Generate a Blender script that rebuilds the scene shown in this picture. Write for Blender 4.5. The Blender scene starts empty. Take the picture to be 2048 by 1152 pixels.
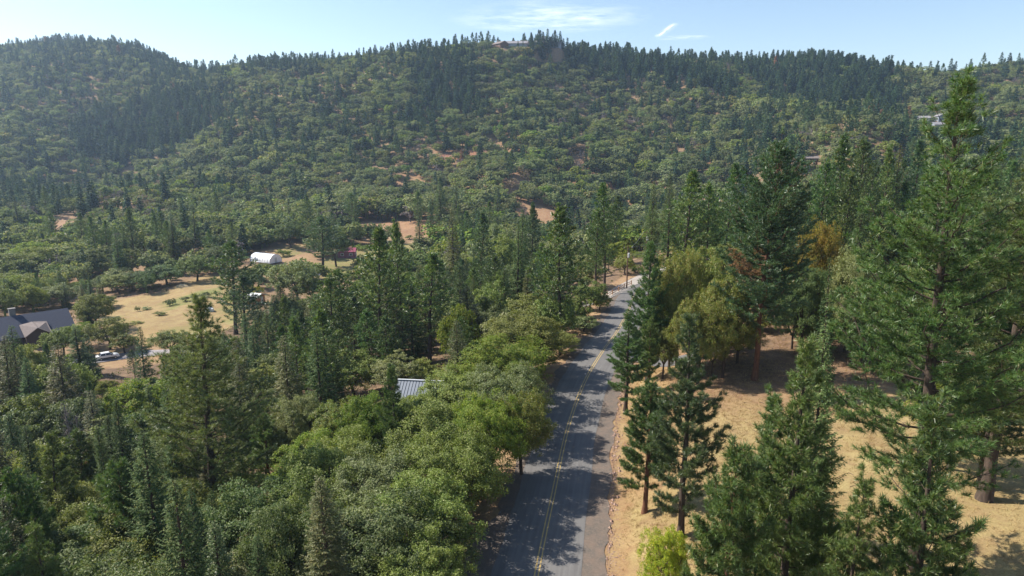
import bpy, math, random
import numpy as np
from mathutils import Vector, Matrix, Euler

# ------------------------------------------------------------------ camera, sky, sun, exposure
SC = bpy.context.scene
R = math.radians
PITCH, FPX, CAMH = R(12.0), 1366.0, 33.0
cam_data = bpy.data.cameras.new("camera")
cam_data.sensor_width = 36.0
cam_data.lens = 36.0 * FPX / 2048.0
cam_data.clip_start = 0.5
cam_data.clip_end = 90000.0
cam = bpy.data.objects.new("camera", cam_data)
SC.collection.objects.link(cam)
cam.location = (0, 0, CAMH)
cam.rotation_euler = (R(90) - PITCH, 0, 0)
SC.camera = cam

SUN_EL, SUN_AZ = R(43.0), R(-75.0)       # azimuth measured clockwise from +Y (the view direction): sun ahead on the left
sun_dir = Vector((math.sin(SUN_AZ) * math.cos(SUN_EL), math.cos(SUN_AZ) * math.cos(SUN_EL), math.sin(SUN_EL)))
world = bpy.data.worlds.new("World")
SC.world = world
world.use_nodes = True
wn = world.node_tree
wn.nodes.clear()
sky = wn.nodes.new("ShaderNodeTexSky")
sky.sky_type = 'NISHITA'
sky.sun_disc = False
sky.sun_elevation = SUN_EL
sky.sun_rotation = SUN_AZ
sky.altitude = 500
sky.air_density = 1.0
sky.dust_density = 0.8
sky.ozone_density = 1.0
bg = wn.nodes.new("ShaderNodeBackground")
bg.inputs["Strength"].default_value = 0.108
wo = wn.nodes.new("ShaderNodeOutputWorld")
wn.links.new(sky.outputs[0], bg.inputs[0])
wn.links.new(bg.outputs[0], wo.inputs[0])

sd = bpy.data.lights.new("sun", 'SUN')
sd.energy = 5.0
sd.angle = R(0.53)
sd.color = (1.0, 0.94, 0.84)
sun = bpy.data.objects.new("sun", sd)
SC.collection.objects.link(sun)
sun.rotation_euler = sun_dir.to_track_quat('Z', 'Y').to_euler()
sun.location = (0, 0, 300)

SC.view_settings.view_transform = 'Standard'
SC.view_settings.look = 'None'
SC.view_settings.exposure = 0.82
SC.view_settings.gamma = 1.0
SC.cycles.max_bounces = 5
SC.cycles.diffuse_bounces = 3
SC.cycles.glossy_bounces = 2
SC.cycles.transmission_bounces = 3
SC.cycles.transparent_max_bounces = 6
SC.cycles.volume_bounces = 1
SC.cycles.use_denoising = True
SC.cycles.caustics_reflective = False
SC.cycles.caustics_refractive = False

rng = np.random.default_rng(7)
random.seed(7)

# ------------------------------------------------------------------ projection helpers (world metres <-> where the photo shows it)
ct, st = math.cos(PITCH), math.sin(PITCH)

def at_depth(px, py, Y):
    """world point on the sight line of photo position (px,py) at ground distance Y"""
    a, b = (px - 1024) / FPX, -(py - 576) / FPX
    t = Y / (ct + b * st)
    return a * t, Y, CAMH + t * (-st + b * ct)

def project(x, y, z):
    dz = z - CAMH
    t = np.maximum(y * ct - dz * st, 0.01)
    return 1024 + FPX * x / t, 576 - FPX * (y * st + dz * ct) / t

# ------------------------------------------------------------------ terrain height
def catmull(pts, n=12):
    P = [np.array(p, float) for p in pts]
    P = [2 * P[0] - P[1]] + P + [2 * P[-1] - P[-2]]
    out = []
    for i in range(1, len(P) - 2):
        for k in range(n):
            t = k / n
            a, b, c, d = P[i - 1], P[i], P[i + 1], P[i + 2]
            out.append(0.5 * (2 * b + (c - a) * t + (2 * a - 5 * b + 4 * c - d) * t * t + (3 * b - a - 3 * c + d) * t ** 3))
    out.append(P[-2])
    return np.array(out)

ROAD = catmull([(-14, -80), (-8, -30), (-5.6, 0), (-1.5, 25), (1.9, 47.4), (3.8, 59), (6.7, 76), (10.4, 92), (14.7, 106), (18.2, 116),
                (21.3, 126), (24.4, 137), (27.6, 149), (31.8, 160), (38, 171), (47, 181), (60, 188)], 14)
DRIVE_W = catmull([(2, 131), (9, 136), (15.5, 140.5), (21, 147), (26, 156), (31, 165), (36, 173), (43, 181)], 8)   # pale gravel drive left of the road end
SIDE = catmull([(15.5, 109), (18.5, 105.5), (21, 101.5), (26, 98), (31, 97)], 8)                   # side road to the right
YARD = catmull([(-101, 143), (-95, 147), (-89, 151.5), (-82, 152), (-72, 153), (-60, 149), (-48, 144)], 8)            # grey drive by the car
TRACK = catmull([(-118, 215), (-100, 221), (-84, 232), (-66, 256), (-40, 300)], 8)

def smooth(a, b, x):
    t = np.clip((x - a) / (b - a), 0, 1)
    return t * t * (3 - 2 * t)

def xc(Y):
    return np.interp(Y, ROAD[:, 1], ROAD[:, 0])

def near(x, Y):
    Yc = np.clip(Y, -80, 165)
    h = (xc(Yc + 1) - xc(Yc - 1)) / 2
    d = (x - xc(Yc)) / np.sqrt(1 + h * h)
    z = np.interp(d, [-300, -110, -75, -48, -27, -15, -9, -5.6, 5.3, 6.0, 6.9, 12, 20, 40, 80, 160, 400],
                     [-16, -15, -13.5, -10, -5.6, -2.6, -.8, 0, 0, 0.0, .1, 2.2, 3.0, 4.2, 7, 13, 22])
    return z

ctrl = []
cols = {
    -700: [(640, 190), (430, 450), (250, 800), (170, 1150)],
    -300: [(640, 190), (430, 450), (250, 800), (130, 1200)],
    0: [(625, 200), (450, 420), (280, 750), (118, 1200)],
    180: [(612, 205), (430, 440), (260, 800), (97, 1250)],
    300: [(590, 212), (420, 450), (275, 760), (132, 1200)],
    400: [(565, 228), (420, 450), (290, 700), (146, 1000)],
    600: [(500, 300), (405, 450), (290, 640), (132, 950)],
    800: [(462, 372), (390, 470), (270, 640), (118, 900)],
    1000: [(440, 420), (380, 500), (300, 615), (200, 730), (97, 845)],
    1080: [(436, 430), (378, 505), (296, 620), (200, 735), (98, 850)],
    1200: [(430, 440), (375, 510), (290, 620), (200, 760), (120, 900)],
    1400: [(430, 430), (350, 520), (270, 640), (200, 760), (128, 930)],
    1600: [(440, 400), (325, 470), (250, 640), (190, 780), (134, 950)],
    1800: [(430, 350), (300, 480), (240, 600), (190, 760), (156, 900)],
    2048: [(430, 300), (300, 450), (240, 600), (190, 760), (138, 880)],
    2400: [(430, 300), (300, 450), (240, 600), (190, 760), (150, 880)],
    2900: [(430, 300), (300, 450), (240, 600), (190, 760), (160, 880)],
}
for px, lst in cols.items():
    for i, (py, Y) in enumerate(lst):
        ctrl.append(at_depth(px, py, Y))
    x, y, z = ctrl[-1]
    ctrl.append((x * 1.3, y * 1.3, z - 45))
    ctrl.append((x * 1.9, y * 1.9, z - 90))
for xx in (-420, -260, -160, -110, -60, -10, 30, 80, 140, 240, 400):
    for yy in (110, 165):
        ctrl.append((xx, yy, float(near(np.array(xx), np.array(yy)))))
for p in [(-100, 250, -15), (-70, 290, -15), (-20, 240, -14), (-20, 330, -14.5), (20, 240, -9), (-120, 190, -15), (60, 230, 0), (110, 250, 4)]:
    ctrl.append(p)
ctrl = np.array(ctrl)

def uvw(x, y):
    y = np.clip(y, 60, 2300)
    s = np.clip(x / y, -2.6, 2.6)
    return np.stack([s * 1.6, np.log(y)], -1)

_c = uvw(ctrl[:, 0], ctrl[:, 1])
def _phi(r2):
    return 0.5 * r2 * np.log(r2 + 1e-12)
_n = len(_c)
_A = _phi(((_c[:, None] - _c[None]) ** 2).sum(-1)) + np.eye(_n) * 1e-3
_P = np.concatenate([np.ones((_n, 1)), _c], 1)
_M = np.block([[_A, _P], [_P.T, np.zeros((3, 3))]])
_w = np.linalg.solve(_M, np.concatenate([ctrl[:, 2], np.zeros(3)]))

def far(x, y):
    q = uvw(x, y).reshape(-1, 2)
    out = np.empty(len(q))
    for i in range(0, len(q), 20000):
        qq = q[i:i + 20000]
        out[i:i + 20000] = _phi(((qq[:, None] - _c[None]) ** 2).sum(-1)) @ _w[:_n] + _w[_n] + qq @ _w[_n + 1:]
    return out.reshape(np.shape(x))

def rough(x, y):
    a = np.sin(x * .021 + .9 * np.sin(y * .013)) * np.cos(y * .017 + 1.3 * np.sin(x * .011))
    b = np.sin(x * .047 + 2 + np.sin(y * .031)) * np.sin(y * .039 + .7 * np.sin(x * .023 + 1))
    c = np.sin(x * .11 + 1.7 * np.sin(y * .07)) * np.sin(y * .12 + 4 + x * .02)
    ridge = 1 - 2 * np.abs(np.sin(x * .0125 + .8 * np.sin(y * .008) + .6))       # spurs and gullies running down the slope
    return 5 * a + 3 * b + .9 * c + 9 * ridge

RIBBONS = [(SIDE, 2.4, .0), (DRIVE_W, 2.6, -.25), (YARD, 2.6, None)]

def poly_dist(x, y, pts):
    best = np.full(np.shape(x), 1e9)
    for i in range(len(pts) - 1):
        a, b = pts[i], pts[i + 1]
        ab = b - a
        L = (ab ** 2).sum() + 1e-9
        t = np.clip(((x - a[0]) * ab[0] + (y - a[1]) * ab[1]) / L, 0, 1)
        best = np.minimum(best, np.hypot(x - a[0] - t * ab[0], y - a[1] - t * ab[1]))
    return best

PADS = []       # (x, y, radius, z): level building plots

def T(x, y):
    x = np.asarray(x, float); y = np.asarray(y, float)
    w = smooth(150, 225, y)
    z = near(x, y) * (1 - w) + (far(x, y) if np.any(y > 149) else 0) * w
    amp = smooth(300, 520, y) * (1 - smooth(1400, 2200, y))
    # keep the top of the ridge where the photo shows it
    z = z + rough(x, y) * amp * (1 - .6 * smooth(820, 900, y + np.abs(x + 20) * .1))
    z = z + .35 * np.sin(x * .23 + 1.1 * np.sin(y * .17)) * np.sin(y * .21 + x * .05) * smooth(12, 26, np.abs(x - xc(np.clip(y, -80, 188))))
    for pts, hw, zz in RIBBONS:
        if zz is None:
            continue
        d = poly_dist(x, y, pts)
        k = (1 - smooth(hw + .8, hw + 6, d)) * (1 - smooth(8, 19, np.abs(x - xc(np.clip(y, -80, 188))))) * smooth(5.3, 7.5, np.abs(x - xc(np.clip(y, -80, 188))))
        z = z * (1 - k) + zz * k
    for (a, b, r, h) in PADS:
        k = 1 - smooth(r, r * 1.8 + 4, np.hypot(x - a, y - b))
        z = z * (1 - k) + h * k
    return z

def Tz(x, y):
    return float(T(np.array([x]), np.array([y]))[0])

def ground_at(px, py, y0=40.0, y1=1500.0):
    ys = np.geomspace(y0, y1, 1200)
    a, b = (px - 1024) / FPX, -(py - 576) / FPX
    t = ys / (ct + b * st)
    xs, zs = a * t, CAMH + t * (-st + b * ct)
    hit = np.nonzero(T(xs, ys) > zs)[0]
    i = hit[0] if len(hit) else len(ys) - 1
    return float(xs[i]), float(ys[i])

# ------------------------------------------------------------------ mesh helpers
COL = SC.collection

class MB:
    """collects vertices and faces, becomes ONE mesh"""
    def __init__(s):
        s.v, s.f3, s.f4, s.n = [], [], [], 0
    def add(s, V, F):
        V = np.asarray(V, float).reshape(-1, 3); F = np.asarray(F, int)
        (s.f3 if F.shape[1] == 3 else s.f4).append(F + s.n)
        s.v.append(V); s.n += len(V)
    def box(s, c, size, rz=0.0, taper=1.0):
        sx, sy, sz = [q / 2 for q in size]
        V = np.array([(x * (taper if z > 0 else 1), y * (taper if z > 0 else 1), z) for z in (-sz, sz) for (x, y) in ((-sx, -sy), (sx, -sy), (sx, sy), (-sx, sy))])
        c_, s_ = math.cos(rz), math.sin(rz)
        V = np.stack([V[:, 0] * c_ - V[:, 1] * s_, V[:, 0] * s_ + V[:, 1] * c_, V[:, 2]], 1) + np.array(c)
        s.add(V, [(0, 3, 2, 1), (4, 5, 6, 7), (0, 1, 5, 4), (1, 2, 6, 5), (2, 3, 7, 6), (3, 0, 4, 7)])
    def tube(s, pts, rad, k=6, cap=True):
        pts = np.asarray(pts, float); n = len(pts)
        rad = np.broadcast_to(rad, (n,))
        tan = np.gradient(pts, axis=0)
        tan /= np.linalg.norm(tan, axis=1)[:, None] + 1e-9
        up = np.where(np.abs(tan[:, 2:3]) > .9, np.array([[1., 0, 0]]), np.array([[0., 0, 1]]))
        a = np.cross(tan, up); a /= np.linalg.norm(a, axis=1)[:, None] + 1e-9
        b = np.cross(tan, a)
        ang = np.arange(k) * 2 * math.pi / k
        V = pts[:, None] + rad[:, None, None] * (a[:, None] * np.cos(ang)[None, :, None] + b[:, None] * np.sin(ang)[None, :, None])
        i = np.arange(n - 1)[:, None] * k; j = np.arange(k)[None]; j2 = (j + 1) % k
        F = np.stack([i + j, i + j2, i + k + j2, i + k + j], -1).reshape(-1, 4)
        s.add(V.reshape(-1, 3), F)
        if cap:
            o = (n - 1) * k
            s.add(V[-1], [(0, q, q + 1) for q in range(1, k - 1)])
            s.add(V[0], [(0, q + 1, q) for q in range(1, k - 1)])
    def poly(s, V, F):
        s.add(V, F)
    def mesh(s, name, mats, smoothf=False, midx=None):
        me = bpy.data.meshes.new(name)
        V = np.concatenate(s.v) if s.v else np.zeros((0, 3))
        F3 = np.concatenate(s.f3) if s.f3 else np.zeros((0, 3), int)
        F4 = np.concatenate(s.f4) if s.f4 else np.zeros((0, 4), int)
        me.vertices.add(len(V)); me.vertices.foreach_set("co", V.astype(np.float32).ravel())
        me.loops.add(F3.size + F4.size)
        me.loops.foreach_set("vertex_index", np.concatenate([F3.ravel(), F4.ravel()]).astype(np.int32))
        me.polygons.add(len(F3) + len(F4))
        starts = np.concatenate([np.arange(len(F3)) * 3, F3.size + np.arange(len(F4)) * 4]).astype(np.int32)
        me.polygons.foreach_set("loop_start", starts)
        me.polygons.foreach_set("use_smooth", np.full(len(starts), bool(smoothf)))
        for m in (mats if isinstance(mats, (list, tuple)) else [mats]):
            me.materials.append(m)
        me.update(calc_edges=True)
        return me
    def obj(s, name, mat, parent=None, smoothf=False):
        o = bpy.data.objects.new(name, s.mesh(name, mat, smoothf))
        COL.objects.link(o)
        if parent is not None:
            o.parent = parent
        return o

def tag(o, label=None, cat=None, group=None, kind=None):
    if label: o["label"] = label
    if cat: o["category"] = cat
    if group: o["group"] = group
    if kind: o["kind"] = kind
    return o

def empty(name, loc, rz=0.0):
    o = bpy.data.objects.new(name, None)
    COL.objects.link(o)
    o.location = loc
    o.rotation_euler = (0, 0, rz)
    o.empty_display_size = .5
    return o

# ------------------------------------------------------------------ materials
def new_mat(name):
    m = bpy.data.materials.new(name)
    m.use_nodes = True
    nt = m.node_tree
    nt.nodes.clear()
    return m, nt, nt.nodes, nt.links

def ramp(nd, stops, fac, ln):
    r = nd.new("ShaderNodeValToRGB")
    e = r.color_ramp.elements
    while len(e) > 1:
        e.remove(e[0])
    e[0].position, e[0].color = stops[0][0], (*stops[0][1], 1)
    for p, c in stops[1:]:
        k = e.new(p); k.color = (*c, 1)
    ln.new(fac, r.inputs[0])
    return r.outputs[0]

def mixc(nd, ln, f, a, b, mode='MIX'):
    m = nd.new("ShaderNodeMix"); m.data_type = 'RGBA'; m.blend_type = mode
    for sock, v in ((m.inputs[0], f), (m.inputs[6], a), (m.inputs[7], b)):
        if hasattr(v, 'is_linked'): ln.new(v, sock)
        elif isinstance(v, (int, float)): sock.default_value = v
        else: sock.default_value = (*v, 1)
    return m.outputs[2]

def noise(nd, ln, coord, scale, detail=4, rough_=.55):
    n = nd.new("ShaderNodeTexNoise")
    n.inputs["Scale"].default_value = scale
    n.inputs["Detail"].default_value = detail
    n.inputs["Roughness"].default_value = rough_
    if coord is not None: ln.new(coord, n.inputs["Vector"])
    return n.outputs[0]

def foliage(name, a, b, c, transl=.35, rough_=.5, spec=.35, patch=.45):
    """a/b patchy leaf colours, c the colour of some odd leaves"""
    m, nt, nd, ln = new_mat(name)
    geo = nd.new("ShaderNodeNewGeometry"); tc = nd.new("ShaderNodeTexCoord"); oi = nd.new("ShaderNodeObjectInfo")
    n1 = noise(nd, ln, tc.outputs["Object"], patch, 3)
    base = ramp(nd, [(.36, a), (.64, b)], n1, ln)
    isl = geo.outputs["Random Per Island"]
    col = mixc(nd, ln, ramp(nd, [(.78, (0, 0, 0)), (1, (1, 1, 1))], isl, ln), base, c)
    hsv = nd.new("ShaderNodeHueSaturation")
    mr = nd.new("ShaderNodeMapRange"); mr.inputs[3].default_value = .475; mr.inputs[4].default_value = .52
    ln.new(oi.outputs["Random"], mr.inputs[0]); ln.new(mr.outputs[0], hsv.inputs["Hue"])
    mv = nd.new("ShaderNodeMath"); mv.operation = 'MULTIPLY_ADD'; mv.inputs[1].default_value = 7.31; mv.inputs[2].default_value = .13
    fr = nd.new("ShaderNodeMath"); fr.operation = 'FRACT'
    ln.new(oi.outputs["Random"], mv.inputs[0]); ln.new(mv.outputs[0], fr.inputs[0])
    ms = nd.new("ShaderNodeMath"); ms.operation = 'MULTIPLY_ADD'; ms.inputs[1].default_value = .55; ms.inputs[2].default_value = -.27
    ln.new(isl, ms.inputs[0])
    m2 = nd.new("ShaderNodeMapRange"); m2.inputs[3].default_value = .78; m2.inputs[4].default_value = 1.22
    ln.new(fr.outputs[0], m2.inputs[0])
    ad = nd.new("ShaderNodeMath"); ad.operation = 'ADD'
    ln.new(m2.outputs[0], ad.inputs[0]); ln.new(ms.outputs[0], ad.inputs[1])
    ln.new(ad.outputs[0], hsv.inputs["Value"])
    ln.new(col, hsv.inputs["Color"])
    col = mixc(nd, ln, 1.0, hsv.outputs[0], oi.outputs["Color"], 'MULTIPLY')
    p = nd.new("ShaderNodeBsdfPrincipled")
    p.inputs["Roughness"].default_value = rough_
    p.inputs["Specular IOR Level"].default_value = spec
    ln.new(col, p.inputs["Base Color"])
    tr = nd.new("ShaderNodeBsdfTranslucent")
    ln.new(mixc(nd, ln, 1.0, col, (1.25, 1.3, .6), 'MULTIPLY'), tr.inputs[0])
    mx = nd.new("ShaderNodeMixShader"); mx.inputs[0].default_value = transl
    ln.new(p.outputs[0], mx.inputs[1]); ln.new(tr.outputs[0], mx.inputs[2])
    out = nd.new("ShaderNodeOutputMaterial"); ln.new(mx.outputs[0], out.inputs[0])
    return m

def surface(name, a, b, scale=3.0, rough_=.85, spec=.3, metal=0.0, bump=0.0, stretch=(1, 1, 1)):
    m, nt, nd, ln = new_mat(name)
    tc = nd.new("ShaderNodeTexCoord"); mp = nd.new("ShaderNodeMapping"); mp.inputs["Scale"].default_value = stretch
    ln.new(tc.outputs["Object"], mp.inputs[0])
    n1 = noise(nd, ln, mp.outputs[0], scale, 6, .65)
    p = nd.new("ShaderNodeBsdfPrincipled")
    ln.new(ramp(nd, [(.33, a), (.67, b)], n1, ln), p.inputs["Base Color"])
    p.inputs["Roughness"].default_value = rough_; p.inputs["Metallic"].default_value = metal
    p.inputs["Specular IOR Level"].default_value = spec
    if bump:
        bp = nd.new("ShaderNodeBump"); bp.inputs["Strength"].default_value = bump; bp.inputs["Distance"].default_value = .05
        ln.new(n1, bp.inputs["Height"]); ln.new(bp.outputs[0], p.inputs["Normal"])
    out = nd.new("ShaderNodeOutputMaterial"); ln.new(p.outputs[0], out.inputs[0])
    return m

M = {}
M['pine'] = foliage('pine_needles', (.072, .138, .036), (.122, .192, .054), (.2, .19, .075), .27, .42, .5, .5)
M['pine_light'] = foliage('light_pine_needles', (.11, .165, .048), (.165, .215, .075), (.25, .22, .1), .3, .42, .5, .5)
M['pine_dark'] = foliage('dark_pine_needles', (.06, .115, .052), (.095, .15, .065), (.16, .17, .08), .3, .42, .5, .4)
M['fir'] = foliage('fir_needles', (.062, .112, .04), (.098, .15, .05), (.16, .17, .065), .3, .65, .2, .4)
M['fir_olive'] = foliage('olive_fir_needles', (.11, .125, .05), (.155, .16, .06), (.2, .16, .07), .32, .5, .35, .4)
M['oak'] = foliage('oak_leaves', (.15, .195, .04), (.21, .245, .055), (.27, .27, .12), .28, .55, .28, .5)
M['oak_grey'] = foliage('grey_green_oak_leaves', (.155, .19, .066), (.215, .235, .088), (.29, .29, .18), .25, .55, .28, .5)
M['oak_bright'] = foliage('bright_oak_leaves', (.14, .21, .03), (.2, .26, .04), (.28, .25, .07), .4, .55, .28, .5)
M['oak_dark'] = foliage('dark_oak_leaves', (.085, .125, .04), (.125, .165, .055), (.17, .18, .08), .3, .55, .28, .5)
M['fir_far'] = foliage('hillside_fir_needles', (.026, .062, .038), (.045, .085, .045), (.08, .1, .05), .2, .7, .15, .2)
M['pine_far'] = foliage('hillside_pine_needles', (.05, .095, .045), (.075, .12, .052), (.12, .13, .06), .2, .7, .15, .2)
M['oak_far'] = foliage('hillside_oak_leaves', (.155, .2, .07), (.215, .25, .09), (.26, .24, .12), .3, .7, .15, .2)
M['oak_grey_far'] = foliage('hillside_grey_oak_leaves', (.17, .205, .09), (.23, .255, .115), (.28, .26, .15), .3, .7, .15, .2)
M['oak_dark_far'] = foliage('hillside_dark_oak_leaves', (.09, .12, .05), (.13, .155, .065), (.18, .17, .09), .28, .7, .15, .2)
M['madrone'] = foliage('olive_yellow_leaves', (.165, .22, .042), (.22, .25, .055), (.29, .2, .07), .33, .45, .4, .35)
M['maple'] = foliage('yellow_leaves', (.34, .25, .04), (.27, .26, .05), (.38, .2, .05), .4, .5, .3, .5)
M['lime'] = foliage('lime_leaves', (.22, .3, .03), (.3, .34, .03), (.4, .28, .03), .42, .5, .3, .5)
M['dry'] = foliage('dry_leaves', (.19, .145, .1), (.25, .175, .12), (.28, .19, .12), .25, .7, .2, .5)
M['dead'] = foliage('rusty_dead_needles', (.22, .115, .065), (.29, .155, .085), (.2, .1, .06), .25, .7, .2, .6)
M['twig'] = foliage('bare_grey_twigs', (.14, .12, .115), (.2, .17, .16), (.2, .15, .15), .05, .8, .2, .6)
M['bark'] = surface('grey_brown_bark', (.045, .034, .028), (.11, .08, .062), 5, .95, .15, 0, .6, (1, 1, .25))
M['bark_red'] = surface('reddish_pine_bark', (.085, .042, .028), (.19, .095, .058), 5, .95, .15, 0, .6, (1, 1, .25))
M['bark_pale'] = surface('weathered_dead_wood', (.13, .11, .1), (.26, .23, .21), 5, .95, .15, 0, .4, (1, 1, .25))

# ------------------------------------------------------------------ tree builders
def unit(v):
    return v / (np.linalg.norm(v, axis=-1, keepdims=True) + 1e-9)

def blades(mb, P, D, L, n, width, r_, spread=.9):
    """needle brushes: n thin blades per brush at points P pointing along D"""
    N = len(P)
    d = unit(D[:, None] * 1.0 + r_.normal(0, spread * .85, (N, n, 3)))
    ln_ = L * r_.uniform(.7, 1.1, (N, n, 1)) * (np.ones((N, 1, 1)))
    side = unit(np.cross(d, r_.normal(0, 1, (N, n, 3)))) * width / 2
    base = P[:, None] - D[:, None] * L * r_.uniform(0, .75, (N, n, 1))
    V = np.stack([base - side, base + side, base + d * ln_ + side * .3, base + d * ln_ - side * .3], 2).reshape(-1, 3)
    mb.add(V, np.arange(N * n * 4).reshape(-1, 4))

def make_pine(name, H, W, cb, seed, mat, bark, nb=90, tufts=26, needle=.26, bw=.03, per=22, profile='pond', gaps=0.12, dead_side=None, trunk_r=None, k=8):
    r_ = np.random.default_rng(seed)
    tb, cr, dd = MB(), MB(), MB()
    tr = trunk_r or H * .0125 + .05
    zs = np.linspace(0, H * .985, 16)
    wob = np.cumsum(r_.normal(0, H * .0022, (16, 2)), 0); wob -= wob[0]
    rad = tr * (1 - zs / H) ** .85 + .02; rad[0] *= 1.35
    axis = np.stack([wob[:, 0], wob[:, 1], zs], 1)
    tb.tube(axis, rad, k)
    ax = lambda z: np.array([np.interp(z, zs, wob[:, 0]), np.interp(z, zs, wob[:, 1]), z])
    TP, TD, DP, DDr = [], [], [], []
    ph = r_.uniform(0, 6.28)
    for i in range(nb):
        u = (i + r_.uniform(0, 1)) / nb
        u = u ** .74
        z = H * (cb + (1 - cb) * u * .985)
        ph += 2.4 + r_.normal(0, .35)
        if profile == 'pond':
            f = (np.clip((1 - u) * 1.6, 0, 1) ** .95) * (.62 + .38 * np.clip(u / .25, 0, 1))
        elif profile == 'cone':
            f = (1 - u) ** .85 * .95 + .05
        else:
            f = np.sqrt(np.clip(1 - (u * 1.25 - .35) ** 2, .05, 1)) * np.clip((1 - u) * 3.2, 0, 1) ** .7
        L = W / 2 * f * r_.choice([1, .86, .7, 1.1, .5], p=[.35, .25, .2, .12, .08])
        if r_.uniform() < gaps: L *= .55
        L = max(L, .35)
        el = np.interp(u, [0, .3, .7, 1], [-.02, .18, .5, 1.1]) + r_.normal(0, .12)
        hd = np.array([math.cos(ph), math.sin(ph), 0])
        n = 7
        s = np.linspace(0, 1, n)
        up = math.tan(el)
        P = ax(z)[None] + hd[None] * (L * s)[:, None] + np.array([0, 0, 1.])[None] * (L * (up * s + (.4 if u < .6 else .2) * s ** 2.2 - .1 * s * (1 - s)))[:, None]
        P[1:] += r_.normal(0, .03 * L, (n - 1, 3)) * s[1:, None]
        br = max(.01, .0115 * L + .004 + tr * .02)
        tb.tube(P, np.linspace(br, br * .3, n), 4, cap=False)
        isdead = dead_side is not None and dead_side(hd, z / H)
        side = np.array([-hd[1], hd[0], 0])
        step = W / 2 / tufts * 1.7
        tl_, dl_ = (DP, DDr) if isdead else (TP, TD)
        def tuft(p, d):
            tl_.append(p); dl_.append(unit(d + np.array([0, 0, .75])))
        tuft(P[-1], hd * .8 + np.array([0, 0, .6]))
        m_ = max(2, int(L * .86 / step))
        for q in range(m_):
            s0 = 1 - .86 * (q + r_.uniform(.1, .9)) / m_
            p0 = np.array([np.interp(s0, s, P[:, a]) for a in range(3)])
            for sg in (-1, 1):
                tl = (.12 * L + .22 + .42 * L * min(1 - s0, .5)) * r_.uniform(.5, 1.15)
                td = unit(hd * .85 + side * sg * r_.uniform(.45, 1.2) + np.array([0, 0, r_.uniform(-.05, .5)]))
                p1 = p0 + td * tl + np.array([0, 0, .12 * tl])
                if per > 8 and tl > .3:
                    tb.tube(np.stack([p0, (p0 + p1) / 2 - [0, 0, .05 * tl], p1]), [.016, .011, .007], 3, cap=False)
                k2 = max(1, int(round(tl / step)))
                for e_ in range(k2):
                    f = 1 - e_ / k2 * .8
                    tuft(p0 + (p1 - p0) * f + r_.normal(0, .06, 3), td + r_.normal(0, .35, 3) * (1 if e_ else .3))
            if r_.uniform() < .5:
                tuft(p0 + [0, 0, .1], hd * .4 + r_.normal(0, .3, 3) + np.array([0, 0, .9]))
    TP.append(ax(H * .985)); TD.append(np.array([0, 0, 1.]))
    blades(cr, np.array(TP), np.array(TD), needle, per, bw, r_)
    if DP:
        blades(dd, np.array(DP), np.array(DDr) - [0, 0, .9], needle, per, bw, r_)
    return dict(H=H, W=W, trunk=tb.mesh(name + '_trunk', bark, True), crown=cr.mesh(name + '_crown', mat),
                dead=dd.mesh(name + '_dead', M['dead']) if DP else None)

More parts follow.
